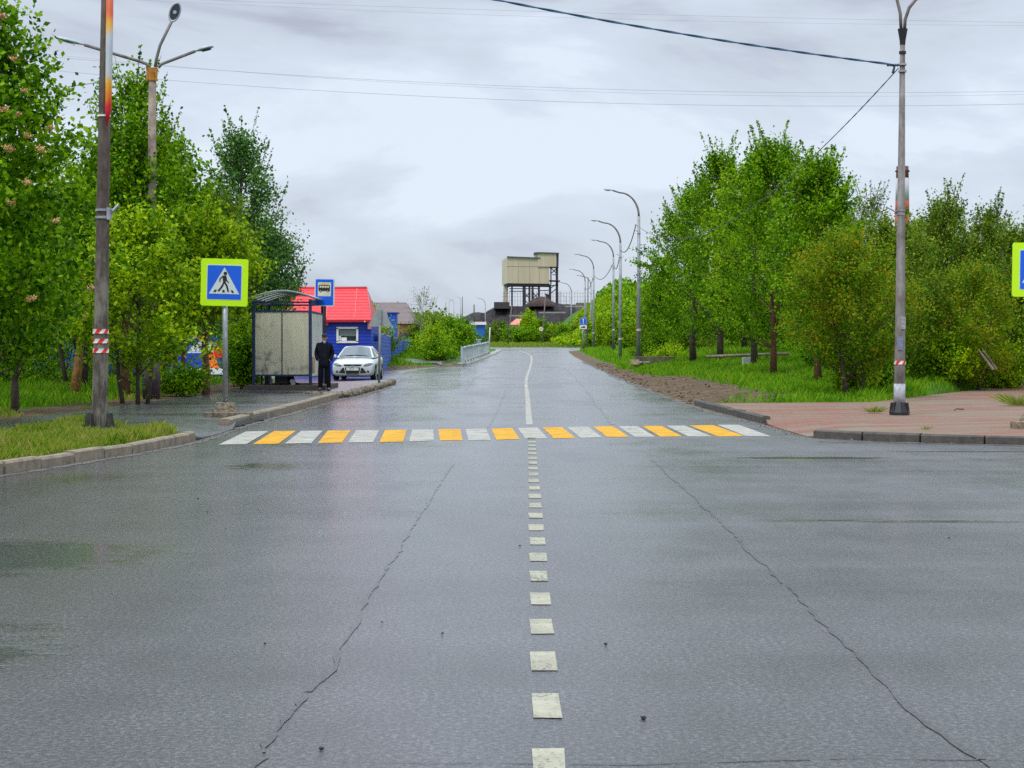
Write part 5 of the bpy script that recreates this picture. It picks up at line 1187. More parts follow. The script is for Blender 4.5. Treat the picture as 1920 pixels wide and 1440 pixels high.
g_ = simple_house('bright blue garage with pale flat roof beyond the railing', 250, 880, 912, 609, 603.5, 880, 912, mat('garage_blue', (.01, .14, .62), .5), mat('garage_roof', (.40, .32, .34), .6), 'blue_garage', -4.0)
s_ = simple_house('small salmon roofed cottage between the round bushes', 290, 954, 984, 609, 597.5, 968, 978, mat('cottage_wall', (.50, .46, .38), .8), mat('roof_salmon', (.72, .22, .14), .6), 'salmon_roofed_house', -5.0)

# ------------------------------------------------------------------ roadside railing
M_RAIL = mat('railing_paint', (.40, .46, .47), .55, var=.2, vscale=5)
def railing(label, P, h, step=.62, pn=5):
    t = empty('railing', (P[0][0], P[0][1], float(zr(P[0][1])) + .1), label, 'railing'); z0 = float(zr(P[0][1])) + .1; o_ = Vector((P[0][0], P[0][1], 0))
    segs = []
    for a, b2 in zip(P, P[1:]):
        a, b2 = Vector((*a, 0)), Vector((*b2, 0)); n = max(1, round((b2 - a).length / 4.0))
        for i in range(n): segs.append((a.lerp(b2, i / n), a.lerp(b2, (i + 1) / n)))
    for a, b2 in segs:
        za = float(zr(a.y)) + .1 - z0; zb_ = float(zr(b2.y)) + .1 - z0; A_ = a - o_ + Vector((0, 0, za)); B_ = b2 - o_ + Vector((0, 0, zb_)); d = (B_ - A_); rz = math.atan2(d.y, d.x)
        MB().box(A_ + Vector((0, 0, h / 2 + .02)), (.14, .14, h + .1), rz).build('post', M_RAIL, t)
        sag = random.uniform(-.03, .03)
        MB().tube([A_ + Vector((0, 0, h)), (A_ + B_) / 2 + Vector((0, 0, h - .03 + sag)), B_ + Vector((0, 0, h))], .055, 6).build('top_rail', M_RAIL, t)
        MB().tube([A_ + Vector((0, 0, .16)), B_ + Vector((0, 0, .16))], .05, 6).build('bottom_rail', M_RAIL, t)
        for k_ in range(1, 6):
            p = A_.lerp(B_, k_ / 6); MB().box(p + Vector((0, 0, h / 2 + .06)), (.30, .035, h - .22), rz).build('baluster', M_RAIL, t)
    return t
railing('pale grey metal railing along the left road edge', [(X(866, 107), 107), (X(905, 137), 137), (X(917, 152), 152)], Z(655, 107) - Z(685.5, 107))
railing('short stretch of pale railing set back behind the main one', [(X(884, 168), 168), (X(903, 170), 170)], 1.1)

# ------------------------------------------------------------------ coal yard
CD = 400.0; u_ = CD / F
prof = [(780, 612), (845, 604), (866, 596), (885, 587), (895, 585), (908, 587), (924, 577), (950, 574), (980, 574), (996, 566), (1003, 559.5), (1012, 557.5), (1024, 558.5), (1036, 566), (1052, 570), (1080, 571), (1110, 571), (1119, 564), (1126, 559), (1134, 564), (1146, 570), (1170, 571), (1200, 573), (1300, 577), (1420, 584)]
xs_ = np.linspace(780, 1420, 200); top = np.interp(xs_, [p[0] for p in prof], [p[1] for p in prof]) + .8 * vnoise(xs_ * .25, xs_ * 0, 5) * .6
ts = [0, .12, .3, .5, .7, .85, 1.0]
vs = []; 
for j, tt_ in enumerate([0, .08, .2, .35, .5, .65, .8, .92, 1.0, 1.5, 2.2]):
    for i, px in enumerate(xs_):
        zt_ = Z(top[i], CD); zb_ = 3.0
        fz_ = tt_ if tt_ <= 1 else 1 - (tt_ - 1) * .5
        yy = CD - 22 + 22 * tt_ + (1.6 * float(vnoise(px * .12, tt_ * 4, 2)) if 0 < tt_ < 1 else 0)
        vs.append((X(px, CD), yy, zb_ + (zt_ - zb_) * (fz_ ** .8) + (0.35 * float(vnoise(px * .3, tt_ * 9, 4)) if 0 < tt_ < 1 else 0)))
nx = len(xs_); me = bpy.data.meshes.new('coal_heap'); me.from_pydata(vs, [], [(j * nx + i, j * nx + i + 1, (j + 1) * nx + i + 1, (j + 1) * nx + i) for j in range(10) for i in range(nx - 1)])
me.materials.append(mat('coal', (.034, .026, .030), .9, col2=(.010, .008, .011), vscale=.35, bump=.4, bscale=1.2)); o = bpy.data.objects.new('coal_heap', me); C.objects.link(o); tag(o, 'dark heaps of coal on the rise below the stilt building', 'coal heap', kind='structure')
def lump(label, cpx, wpx, tpy, bpy_, m, d=395.0):
    bm = bmesh.new(); bmesh.ops.create_icosphere(bm, subdivisions=4, radius=1); w = wpx / 2 * d / F; h_ = Z(tpy, d) - Z(bpy_, d)
    for v in bm.verts:
        n = float(vnoise(v.co.x * 3, v.co.y * 3 + v.co.z, 7)) * .08; r_ = math.hypot(v.co.x, v.co.y); z = max(0, v.co.z); v.co = Vector((v.co.x * w * (1 + n), v.co.y * w, (z ** 1.25 + n * .6 * z) * h_))
    me = bpy.data.meshes.new('ore_heap'); bm.to_mesh(me); bm.free(); me.materials.append(m); o = bpy.data.objects.new('ore_heap', me); C.objects.link(o); o.location = (X(cpx, d), d, Z(bpy_, d)); tag(o, label, 'heap'); return o
M_REDH = mat('ore_brown', (.085, .048, .042), .9, col2=(.035, .02, .02), vscale=.5, bump=.2, bscale=2)
lump('reddish brown heap under the building on stilts', 1014, 52, 556, 575, M_REDH)
lump('pointed black heap right of the building on stilts', 1126, 44, 558, 577, mat('coal2', (.020, .017, .019), .9, var=.3))
o = MB().box((0, 0, 0), (3.6, 6, 1.5)).build('steel_bin', mat('bin_rust', (.05, .04, .045), .7, var=.3), None); o.location = (X(941, 396), 396, Z(573, 396)); tag(o, 'dark steel bin at the foot of the stilt building', 'bin')
o = MB().box((0, 0, 0), (11, 3, 2.2)).build('concrete_wall', mat('yard_wall', (.16, .135, .115), .9, var=.3), None); o.location = (X(1126, 384), 384, Z(577, 384)); tag(o, 'low tan concrete wall below the pointed black heap', 'wall')
# debris lines on the slope
for a, b2, z_ in ((1060, 1180, 574.5), (955, 1000, 592), (1010, 1060, 586)):
    o = MB().box((0, 0, 0), ((b2 - a) * 380 / F, .4, .3)).build('conveyor_beam', mat('beam_pale', (.30, .27, .26), .8), None); o.location = (X((a + b2) / 2, 378), 378, Z(z_, 378)); tag(o, {1060: 'long pale beam across the coal slope at right', 955: 'pale beam low on the coal slope at left', 1010: 'pale beam in the middle of the coal slope'}[a], 'beam')
# yard fence
t = empty('yard_fence', (X(925, 405), 405, Z(572, 405)), 'thin railing of many posts along the top of the coal yard', 'fence'); zb_ = Z(572, 405)
pm = None
for i in range(44):
    px = 945 + i * 5.1; p = MB().box((0, 0, 1.6), (.06, .06, 3.2)).build('post', M_WOOD, t) if pm is None else pm.copy()
    if pm is None: pm = p
    else: C.objects.link(p)
    p.parent = t; p.location = (X(px, 405) - t.location.x, 0, random.uniform(-.3, .3))
for h_ in (1.0, 2.0, 2.8): MB().tube([(X(940, 405) - t.location.x, 0, h_), (X(1168, 405) - t.location.x, 0, h_)], .02, 5).build('rail', M_WOOD, t)
# building on stilts
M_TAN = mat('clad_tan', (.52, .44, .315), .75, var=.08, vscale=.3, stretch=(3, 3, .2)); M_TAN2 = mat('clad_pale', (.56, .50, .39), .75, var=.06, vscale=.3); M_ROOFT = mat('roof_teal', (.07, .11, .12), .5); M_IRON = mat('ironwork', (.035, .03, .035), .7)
BD = 402.0; bz = Z(574, BD)
t = empty('building_on_stilts', (X(990, BD), BD, bz), 'tan windowless building raised on iron stilts above the coal yard', 'building')
ux = lambda px: X(px, BD) - X(990, BD); uz = lambda py: Z(py, BD) - bz
def bprism(name, pts, y0, y1, m, par=t): return MB().prism([(ux(a), uz(b2)) for a, b2 in pts], y0, y1).build(name, m, par)
bprism('main_block', [(951, 481.5), (1013, 484), (1013, 483), (1030, 483), (1030, 532), (951, 531)], 0, 9, M_TAN)
# canted left face, a separate pale facet
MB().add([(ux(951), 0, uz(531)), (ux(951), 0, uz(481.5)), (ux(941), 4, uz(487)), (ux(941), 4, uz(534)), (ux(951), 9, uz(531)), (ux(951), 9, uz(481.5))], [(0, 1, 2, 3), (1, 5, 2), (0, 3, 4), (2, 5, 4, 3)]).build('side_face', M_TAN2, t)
bprism('upper_block', [(1008, 474.5), (1043, 475.5), (1043, 500), (1008, 500)], -.25, 8, M_TAN)
bprism('tower_side', [(1043, 475), (1047.5, 475.5), (1047, 502), (1043, 500)], -.2, 8, M_IRON)
bprism('roof', [(950.5, 480.5), (1013, 483), (1013, 484.5), (950.5, 482)], -.4, 9.3, M_ROOFT); bprism('upper_roof', [(1001, 473.5), (1010, 472.8), (1048, 474), (1048, 475.4), (1009, 474.6), (1001, 476)], -.6, 8.3, M_ROOFT)
for px in (972, 993, 1011):
    bprism('cladding_seam', [(px - .25, 485), (px + .25, 485), (px + .25, 531), (px - .25, 531)], -.05, .05, mat('clad_seam', (.40, .335, .24), .8))
bprism('cladding_band', [(951, 498.5), (1030, 499.5), (1030, 500.1), (951, 499.1)], -.06, .05, mat('clad_seam', (.40, .335, .24), .8))
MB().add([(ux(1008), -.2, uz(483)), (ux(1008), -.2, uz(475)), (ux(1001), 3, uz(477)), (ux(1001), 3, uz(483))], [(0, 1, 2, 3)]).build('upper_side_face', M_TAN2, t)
bprism('under_deck', [(950, 531.2), (1031, 532.2), (1031, 536), (956, 535), (950, 537)], .2, 8.5, M_IRON)
bprism('leg', [(944, 531), (952.5, 531), (952.5, 577), (943, 577)], 3, 6, M_TAN2)
for px in (960, 983, 993, 999, 1011, 1032, 1045):
    for yy in (.6, 7.5):
        top_ = 500 if px == 1045 else 534
        MB().box((ux(px), yy, uz((top_ + 575) / 2)), (.42 if px != 983 else .75, .42, uz(top_) - uz(576))).build('stilt', M_IRON, t)
MB().box((ux(1033), .6, uz(516)), (.3, .3, uz(500) - uz(534))).build('stilt', M_IRON, t)
def brace(a, b2, r_=.11): MB().tube([(ux(a[0]), .5, uz(a[1])), (ux(b2[0]), .5, uz(b2[1]))], r_, 5).build('brace', M_IRON, t)
for a, b2 in (((955, 541), (983, 541)), ((955, 546), (983, 546)), ((1011, 545), (1032, 544)), ((983, 548), (993, 560)), ((993, 548), (983, 560)), ((983, 562), (993, 572)), ((999, 548), (1011, 562)), ((1011, 548), (999, 560)), ((983, 541), (1011, 541)), ((1032, 540), (1045, 532)), ((1032, 550), (1045, 540)), ((1033, 502), (1045, 514)), ((1036, 515), (1045, 515)), ((1032, 526), (1050, 527)), ((1030, 535), (1047, 535)), ((1045, 502), (1034, 512)), ((952, 538), (960, 536))): brace(a, b2)
bprism('landing', [(1030, 525), (1050, 526), (1050, 527.5), (1030, 527)], -.6, 4, M_IRON); bprism('hopper', [(1022, 550), (1033, 553), (1032, 566), (1026, 562)], .8, 3, M_IRON)
# chimney
cd = 620.0; cz = Z(575, cd); t = empty('chimney', (X(1690.5, cd), cd, cz), 'tall red and white striped factory chimney behind the right lamp', 'chimney')
M_CR = mat('chimney_red', (.48, .07, .06), .8, var=.15, vscale=.3); M_CW = mat('chimney_white', (.52, .52, .54), .8, var=.1, vscale=.3); M_CD = mat('chimney_dark', (.16, .05, .055), .8)
for a, b2, m_ in ((312, 334, M_CD), (334, 377, M_CW), (377, 400, M_CR), (400, 440, M_CR), (440, 480, M_CW), (480, 575, M_CR)):
    rr_ = lambda py: (11.2 + (py - 312) * .022) * cd / F
    MB().tube([(0, 0, Z(b2, cd) - cz), (0, 0, Z(a, cd) - cz)], [rr_(b2), rr_(a)], 28).build('band', m_, t, True)
for py in (321, 400): MB().tube([(0, 0, Z(py + 1, cd) - cz), (0, 0, Z(py - 1, cd) - cz)], 13.5 * cd / F, 28).build('gallery', M_IRON, t)

# small roadside leftovers on the right
t = empty('rubble_pile', (X(1200, 93), 93, gzf(X(1200, 93), 93)), 'pile of stacked broken slabs at the foot of the tallest curved lamp', 'rubble')
for i in range(9):
    r_ = random.Random(i); MB().box((r_.uniform(-.5, .5), r_.uniform(-.2, .2), .06 + .09 * (i // 2)), (r_.uniform(.4, .7), .4, .09), r_.uniform(-.3, .3)).build('slab', mat('rubble_slab', (.36, .30, .20), .9, var=.35, vscale=5), t, bevel=.01)
o = MB().box((0, 0, .2), (2.2, .7, .4)).build('low_wall', mat('mossy_wall', (.12, .12, .07), .9, var=.4, vscale=4), None, bevel=.02); o.location = (X(1228, 94), 94, gzf(X(1228, 94), 94) + .1); tag(o, 'low mossy stone ledge right of the slab pile', 'ledge')
o = MB().tube([(-1.5, 0, 0), (2.4, .4, .14)], .07, 8).build('pipe', mat('pipe_rust', (.22, .165, .12), .8, var=.4), None, True); o.location = (X(1385, 80), 80, gzf(X(1385, 80), 80) + .35); tag(o, 'long rusty pale pipe lying in the grass under the right trees', 'pipe')
o = MB().box((0, 0, .25), (.42, .3, .36)).build('concrete_cube', mat('whitewashed', (.6, .62, .58), .8, var=.1), None, bevel=.02); o.location = (X(1401, 77), 77, gzf(X(1401, 77), 77)); tag(o, 'small white painted block in the grass by the pipe', 'block')
for i, (p, q, d) in enumerate((((1834, 655), (1862, 693), 54), ((1842, 655), (1868, 692), 54.5), ((1640, 590), (1662, 700), 60))):
    o = MB().tube([W(p[0], p[1], d), W(q[0], q[1], d)], [.03, .05], 6).build('fallen_branch', mat('dead_wood', (.26, .21, .15), .9, var=.3), None); tag(o, ['pale dead branch leaning in the brush at right, left one of the pair', 'pale dead branch leaning in the brush at right, right one of the pair', 'thin dead stem leaning behind the right lamp'][i], 'branch')
o = MB().tube([(0, 0, 0), (.12, .3, .02), (.3, .35, .01)], .012, 5).build('twig', M_BLACK, None); o.location = (X(1790, 37), 37, .14); tag(o, 'small dark twig lying on the block paving', 'twig')
# ------------------------------------------------------------------ vegetation
def leaf_mat(name, cols, trans=.35, hue=(.5, .5), rough=.55, scale=1.1):
    m = bpy.data.materials.new(name); m.use_nodes = True; t = m.node_tree; b = t.nodes['Principled BSDF']
    geo = tn(t, 'ShaderNodeNewGeometry'); co = tn(t, 'ShaderNodeTexCoord').outputs['Object']
    n = noise(t, scale, 3, .6, co)
    f = mth(t, 'ADD', mth(t, 'MULTIPLY', geo.outputs['Random Per Island'], .50), mth(t, 'MULTIPLY', n.outputs[0], .72))
    k = len(cols); r = ramp(t, f, [(.30 + .50 * i / (k - 1), c) for i, c in enumerate(cols)])
    t.links.new(r.outputs[0], b.inputs['Base Color']); b.inputs['Roughness'].default_value = rough; b.inputs['Specular IOR Level'].default_value = .10
    tr = tn(t, 'ShaderNodeBsdfTranslucent'); hs_ = tn(t, 'ShaderNodeHueSaturation'); hs_.inputs['Value'].default_value = 1.5; t.links.new(r.outputs[0], hs_.inputs['Color']); t.links.new(hs_.outputs[0], tr.inputs[0])
    ms = tn(t, 'ShaderNodeMixShader'); ms.inputs[0].default_value = trans; t.links.new(b.outputs[0], ms.inputs[1]); t.links.new(tr.outputs[0], ms.inputs[2]); t.links.new(ms.outputs[0], t.nodes['Material Output'].inputs[0])
    return m
L_GREEN = leaf_mat('leaves_green', [(.012, .055, .001), (.048, .155, .002), (.13, .29, .003), (.27, .45, .006)])
L_YEL = leaf_mat('leaves_yellow_green', [(.024, .080, .001), (.10, .23, .002), (.23, .39, .004), (.42, .54, .010)])
L_BLUE = leaf_mat('leaves_blue_green', [(.012, .055, .012), (.035, .12, .020), (.085, .21, .03), (.20, .34, .08)])
L_RUST = leaf_mat('leaves_rusty', [(.020, .080, .002), (.070, .19, .003), (.16, .29, .004), (.30, .27, .010)], scale=.8)
L_OLIVE = leaf_mat('leaves_olive', [(.018, .060, .004), (.055, .14, .006), (.13, .22, .010), (.25, .32, .025)])
BARK_D = mat('bark_dark', (.075, .055, .042), .95, var=.4, vscale=9, bump=.01, bscale=20); BARK_R = mat('bark_red', (.15, .065, .038), .95, var=.4, vscale=9, bump=.01, bscale=20); BARK_O = mat('bark_orange', (.40, .18, .05), .9, col2=(.14, .07, .03), vscale=7, bump=.01, bscale=20)
NLEAF = 0
def leaves_np(P, r, size, droop=.2, aspect=.72):
    """kite shaped leaves at points P"""
    n = len(P); a = r.normal(size=(n, 3)); a[:, 2] -= droop; a /= np.linalg.norm(a, axis=1)[:, None]
    up = r.normal(size=(n, 3)) * .75 + np.array([0, 0, .75]); b2 = np.cross(a, up); b2 /= (np.linalg.norm(b2, axis=1)[:, None] + 1e-9)
    L = size * r.uniform(.65, 1.25, n)[:, None]; Wd = L * aspect
    V = np.stack([P - a * L * .5, P + b2 * Wd * .5 - a * L * .08, P + a * L * .5, P - b2 * Wd * .5 - a * L * .08], 1)
    return V.reshape(-1, 3)
def tree(name, label, x, y, H, rad, z0=.25, leaf=.075, n=16000, clumps=260, m=None, bark=None, trunk=.11, lean=(0, 0), stems=1, shape='round', seed=0, shoots=12, cat='tree', group=None, sigma=.22, base=None, rough_env=.35, oval=1.0):
    """tapered trunk, limbs and a crown of leaf clumps filling an uneven envelope; z0 = crown base as a fraction of H"""
    global NLEAF
    r = np.random.default_rng(seed + 1000); zb = gzf(x, y) - .03 if base is None else base
    t = empty(name, (x, y, zb), label, cat, group)
    def env(u):
        if shape == 'round': return np.sin(np.pi * np.clip(u * .88 + .10, 0, 1)) ** .6
        if shape == 'cone': return (1 - u) ** .75 * np.clip(u / .12, .35, 1)
        if shape == 'tall': return np.sin(np.pi * np.clip(u * .75 + .22, 0, 1)) ** .75
        return np.ones_like(u)
    k = clumps; u = r.uniform(0, 1, k) ** .9; th = r.uniform(0, 2 * np.pi, k); fr = r.uniform(.08, 1, k) ** .45
    ph = r.uniform(0, 6.28, 6); nz = (np.sin(th * 2 + ph[0] + u * 5) + np.sin(th * 3 + ph[1] - u * 8) + np.sin(th * 5 + ph[2] + u * 13)) / 3
    rr_ = rad * env(u) * fr * (1 + rough_env * nz)
    shoots = int(shoots * 1.7); lx, ly = lean; zc = H * (z0 + (1 - z0) * u * .97)
    ax = lambda z: lx * (z / H) ** 1.3; ay = lambda z: ly * (z / H) ** 1.3
    T = np.stack([ax(zc) + rr_ * np.cos(th), ay(zc) + rr_ * np.sin(th) * oval, zc], 1)
    # shoots standing out of the top and the outline
    P = []; dens = max(10, n // (k + shoots * 2))
    for c in T:
        q = np.array([c[0] - ax(c[2]), c[1] - ay(c[2]), .6 * rad]); q /= np.linalg.norm(q) + 1e-9
        nn = int(dens * r.uniform(.5, 1.5)); s = r.normal(size=(nn, 1)) * sigma * 1.25; P.append(c + q * s + r.normal(size=(nn, 3)) * sigma * np.array([.50, .50, .36]))
    sh = []
    for i in range(shoots):
        uu = r.uniform(.55, 1.0); a = r.uniform(0, 2 * np.pi); R0 = rad * env(np.array([uu]))[0] * r.uniform(.1, .9); c = np.array([ax(H * uu) + R0 * np.cos(a), ay(H * uu) + R0 * np.sin(a), H * (z0 + (1 - z0) * uu) * .94]); L = r.uniform(.08, .22) * H
        d = np.array([np.cos(a) * .35, np.sin(a) * .35, 1.0]); d /= np.linalg.norm(d); sh.append((c, c + d * L)); nn = int(dens * .8)
        s = r.uniform(0, 1, nn)[:, None]; P.append(c + d * L * s + r.normal(size=(nn, 3)) * (.105 * (1.15 - s)) * max(1, sigma / .22))
    P = np.concatenate(P); P = P[P[:, 2] > .12]; NLEAF += len(P)
    np_mesh('crown', leaves_np(P, r, leaf), 4, m or L_GREEN, t)
    mb = MB()
    for s in range(stems):
        a = 2 * math.pi * s / max(1, stems) + seed; sp = .0 if stems == 1 else .16 + .05 * stems; bx, by = sp * math.cos(a), sp * math.sin(a) * .7; k_ = 7
        pts = []; 
        for i in range(k_):
            f = i / (k_ - 1); z = H * .86 * f; spread = (0 if stems == 1 else rad * .4 * f); pts.append((bx + ax(z) + spread * math.cos(a) + (r.uniform(-1, 1) * .05 * H / 6 if 0 < i else 0), by + ay(z) + spread * math.sin(a) + (r.uniform(-1, 1) * .05 if i else 0), z - (.15 if i == 0 else 0)))
        tr_ = trunk / (stems ** .45); mb.tube(pts, [tr_ * 1.25] + [tr_ * (1 - .82 * i / (k_ - 1)) for i in range(1, k_)], 8)
    idx = r.choice(k, min(k, 34), replace=False)
    for c in T[idx]:
        zs = max(H * .12, c[2] - r.uniform(.12, .26) * H); s0 = Vector((float(ax(zs)), float(ay(zs)), float(zs))); c = Vector([float(v_) for v_ in c]); mid = s0.lerp(c, .5) - Vector((0, 0, .04 * H * r.uniform(-.3, 1))); rr0 = trunk * .30 * (1 - .6 * zs / H)
        mb.tube([s0, mid, c], [rr0, rr0 * .6, .008], 5, False)
    for a, b2 in sh: mb.tube([a, b2], [.014, .005], 4, False)
    mb.build('trunk', bark or BARK_D, t, True)
    return t
def blossoms(t, pts, seed=0):
    r = np.random.default_rng(seed); Mb = mat('blossom_cream', (.62, .40, .17), .7, var=.2, vscale=20); me0 = None
    for p in pts:
        if me0 is None:
            Q = r.normal(size=(110, 3)) * np.array([.045, .045, .03]); o = np_mesh('blossom', leaves_np(Q, r, .040, 0, 1.0), 4, Mb, t); me0 = o
        else: o = me0.copy(); C.objects.link(o); o.parent = t
        o.location = Vector(p) - t.location; o.rotation_euler = (r.uniform(-.4, .4), r.uniform(-.4, .4), r.uniform(0, 6)); s = r.uniform(.65, 1.0); o.scale = (s, s, s)
# ---- left side
tA = tree('rowan_tree', 'large rowan with cream flower heads filling the left edge', X(-25, 31), 31, 7.7, 1.70, .20, .12, 30000, 400, L_GREEN, BARK_D, .12, seed=1, shape='tall', shoots=16, sigma=.24)
blossoms(tA, [W(px, py, 31 - d_) for px, py, d_ in ((3, 30, 1.3), (26, 110, 1.3), (45, 170, 1.2), (16, 278, 1.6), (52, 255, 1.5), (76, 280, 1.4), (20, 380, 1.7), (52, 341, 1.5), (104, 414, 1.1), (8, 205, 1.6), (95, 240, 1.1), (34, 214, 1.4), (60, 560, 1.6))], 5)
tB = tree('rowan_tree', 'low rowan branch mass with pale flower heads left of the tall pole', X(28, 36), 36, 4.6, 1.35, .34, .12, 17000, 230, L_GREEN, BARK_D, .09, seed=2, shoots=4, sigma=.24)
blossoms(tB, [W(px, py, 36 - d_) for px, py, d_ in ((52, 528, 1.9), (98, 521, 1.9), (171, 540, 1.2), (184, 490, 1.1), (48, 601, 1.8), (12, 536, 1.9), (62, 482, 1.6), (20, 460, 1.7))], 6)
tree('leaning_tree', 'tree with an orange brown leaning trunk behind the tall left pole', X(138, 46.5), 46.5, 7.3, 1.6, .50, .12, 18000, 230, L_GREEN, BARK_O, .13, (1.75, 0), seed=3, shoots=12)
tree('tree', 'tree with leafy shoots rising beside the three headed lamp', X(235, 47.5), 47.5, 8.9, 1.55, .30, .125, 14000, 240, L_GREEN, BARK_R, .13, (.25, 0), seed=4, shoots=20, shape='tall', rough_env=.5)
tree('tree', 'bushy yellow green tree right behind the tall left pole', X(255, 42), 42, 4.7, 1.7, .24, .12, 18000, 230, L_YEL, BARK_D, .09, (.1, 0), seed=5, shoots=16, rough_env=.7, shape='tall', stems=3)
tree('tree', 'green tree with dark trunk just right of the three headed lamp', X(318, 52), 52, 7.6, 1.5, .26, .125, 16000, 240, L_GREEN, BARK_R, .14, seed=6, shoots=16, stems=4, rough_env=.4)
tree('tree', 'yellow green rounded tree left of the bus shelter', X(385, 50), 50, 5.3, 1.45, .44, .125, 14000, 220, L_YEL, BARK_R, .11, seed=7, shoots=14, rough_env=.6)
tree('tree', 'tall spreading olive tree rising behind the yellow green one by the shelter', X(385, 57), 57, 6.6, 1.7, .42, .125, 15000, 230, L_OLIVE, BARK_D, .12, seed=8, shoots=14)
tree('aspen_tree', 'tall blue green aspen behind the bus shelter', X(452, 62), 62, 9.1, 1.75, .16, .125, 19000, 280, L_BLUE, BARK_D, .13, seed=9, shoots=26, shape='tall', rough_env=.5)
tree('aspen_tree', 'smaller aspen whose branches overhang the shelter roof', X(505, 64), 64, 5.6, 1.35, .34, .10, 15000, 180, L_BLUE, BARK_D, .09, (.1, 0), seed=10, shoots=10, rough_env=.5)
bl = [(-13.2, 39, 6.6, 1.9, L_GREEN, 'leafy tree in the second row behind the rowans'), (-14.5, 47, 7.0, 1.9, L_GREEN, 'second row tree between the leaning trunk and the tall pole'), (-14.0, 55, 6.8, 2.0, L_YEL, 'second row tree behind the three headed lamp'), (-13.5, 64, 6.6, 2.0, L_GREEN, 'second row tree behind the crossing sign'), (-17.8, 60, 7.6, 2.3, L_OLIVE, 'deep tree at the back of the left grove'), (-10.6, 68, 6.4, 1.6, L_OLIVE, 'olive tree behind the shelter near the aspen'), (-17.5, 50, 7.0, 2.2, L_GREEN, 'back row tree at the far left of the grove')]
for i, (x, y, H, rd, mm, lab) in enumerate(bl): tree('tree', lab, x, y, H, rd, .44 if i in (3, 5) else .32, .125, 15000, 230, mm, BARK_D, .13, seed=20 + i, shoots=8, stems=1 + i % 3, sigma=.28)
for i, (px, y, H, rd, mm, lab) in enumerate([(40, 60, 1.7, 1.6, L_GREEN, 'undergrowth bush in the grass at far left'), (110, 58, 2.3, 1.7, L_GREEN, 'undergrowth bush left of the leaning trunk'), (215, 66, 2.2, 1.5, L_OLIVE, 'shrub in the shade behind the tall left pole'), (456, 60, 2.3, .55, L_YEL, 'bright green bush beside the left side of the shelter'), (462, 57, 1.6, .55, L_GREEN, 'small bush touching the left shelter post'), (290, 74, 2.0, .9, L_GREEN, 'bush in front of the painted wall'), (345, 48.5, .6, .4, L_GREEN, 'low weeds by the foot of the red stemmed tree')]):
    tree('bush', lab, X(px, y), y, H, rd, .02, .10, 8000, 110, mm, BARK_D, .04, seed=40 + i, shoots=6, stems=3, cat='bush', sigma=.22)
for i, (x, y) in enumerate([(-13.5, 21.5), (-17, 15)]): tree('tree', ['large tree standing just beyond the left edge of the frame', 'second large tree beyond the left edge, nearer the camera'][i], x, y, 8.5, 2.6, .15, .2, 9000, 200, L_GREEN, BARK_D, .16, seed=400 + i, shoots=6, sigma=.35)  # both added out of view so the wet road has foliage to reflect
# ---- left middle distance
for i, (px, y, py, rd, mm, lab, lf) in enumerate([(690, 118, 578, 1.6, L_YEL, 'small tree between red and mauve roofs', .15), (706, 100, 616, 1.1, L_OLIVE, 'olive tree beside the right corner of the blue house', .12), (795, 122, 632, 1.0, L_GREEN, 'fresh green bush at the end of the blue fence', .13), (812, 114, 616, 1.1, L_YEL, 'pointed light green shrub in the grass bank', .12), (818, 112, 645, .8, L_GREEN, 'low round shrub on the grass bank', .12), (783, 150, 610, 1.2, L_OLIVE, 'olive bush in front of the tan wall', .15), (822, 150, 594, 1.7, L_OLIVE, 'brownish tall bush behind the fence end', .15), (848, 145, 598, 1.6, L_GREEN, 'dense green bush left of the railing', .15), (865, 135, 612, 1.3, L_GREEN, 'green bush right at the start of the railing', .14), (868, 175, 600, 1.2, L_BLUE, 'dark bush before the blue garage', .16), (835, 180, 595, 2.0, L_OLIVE, 'far bush on the left under the skyline lamps', .17), (893, 190, 631, 1.2, L_BLUE, 'bluish bush hiding the lower half of the blue garage', .16), (830, 118, 650, .9, L_GREEN, 'round dark shrub above the footpath', .12)]):
    x = X(px, y); g_z = gzf(x, y); H = max(1.0, Z(py, y) - g_z)
    tree('bush' if H < 3.6 else 'tree', lab, x, y, H, rd, .04, lf, 6500, 100, mm, BARK_D, .06, seed=60 + i, shoots=8, stems=3, cat='bush' if H < 3.6 else 'tree', sigma=.24)
# bare tree with few leaves
tree('bare_tree', 'nearly leafless thin tree beside the mauve roofed house', X(793, 140), 140, Z(545, 140) - gzf(X(793, 140), 140), 1.3, .45, .10, 500, 60, L_OLIVE, mat('bark_pale', (.20, .17, .15), .9), .05, seed=90, shoots=14, stems=2)
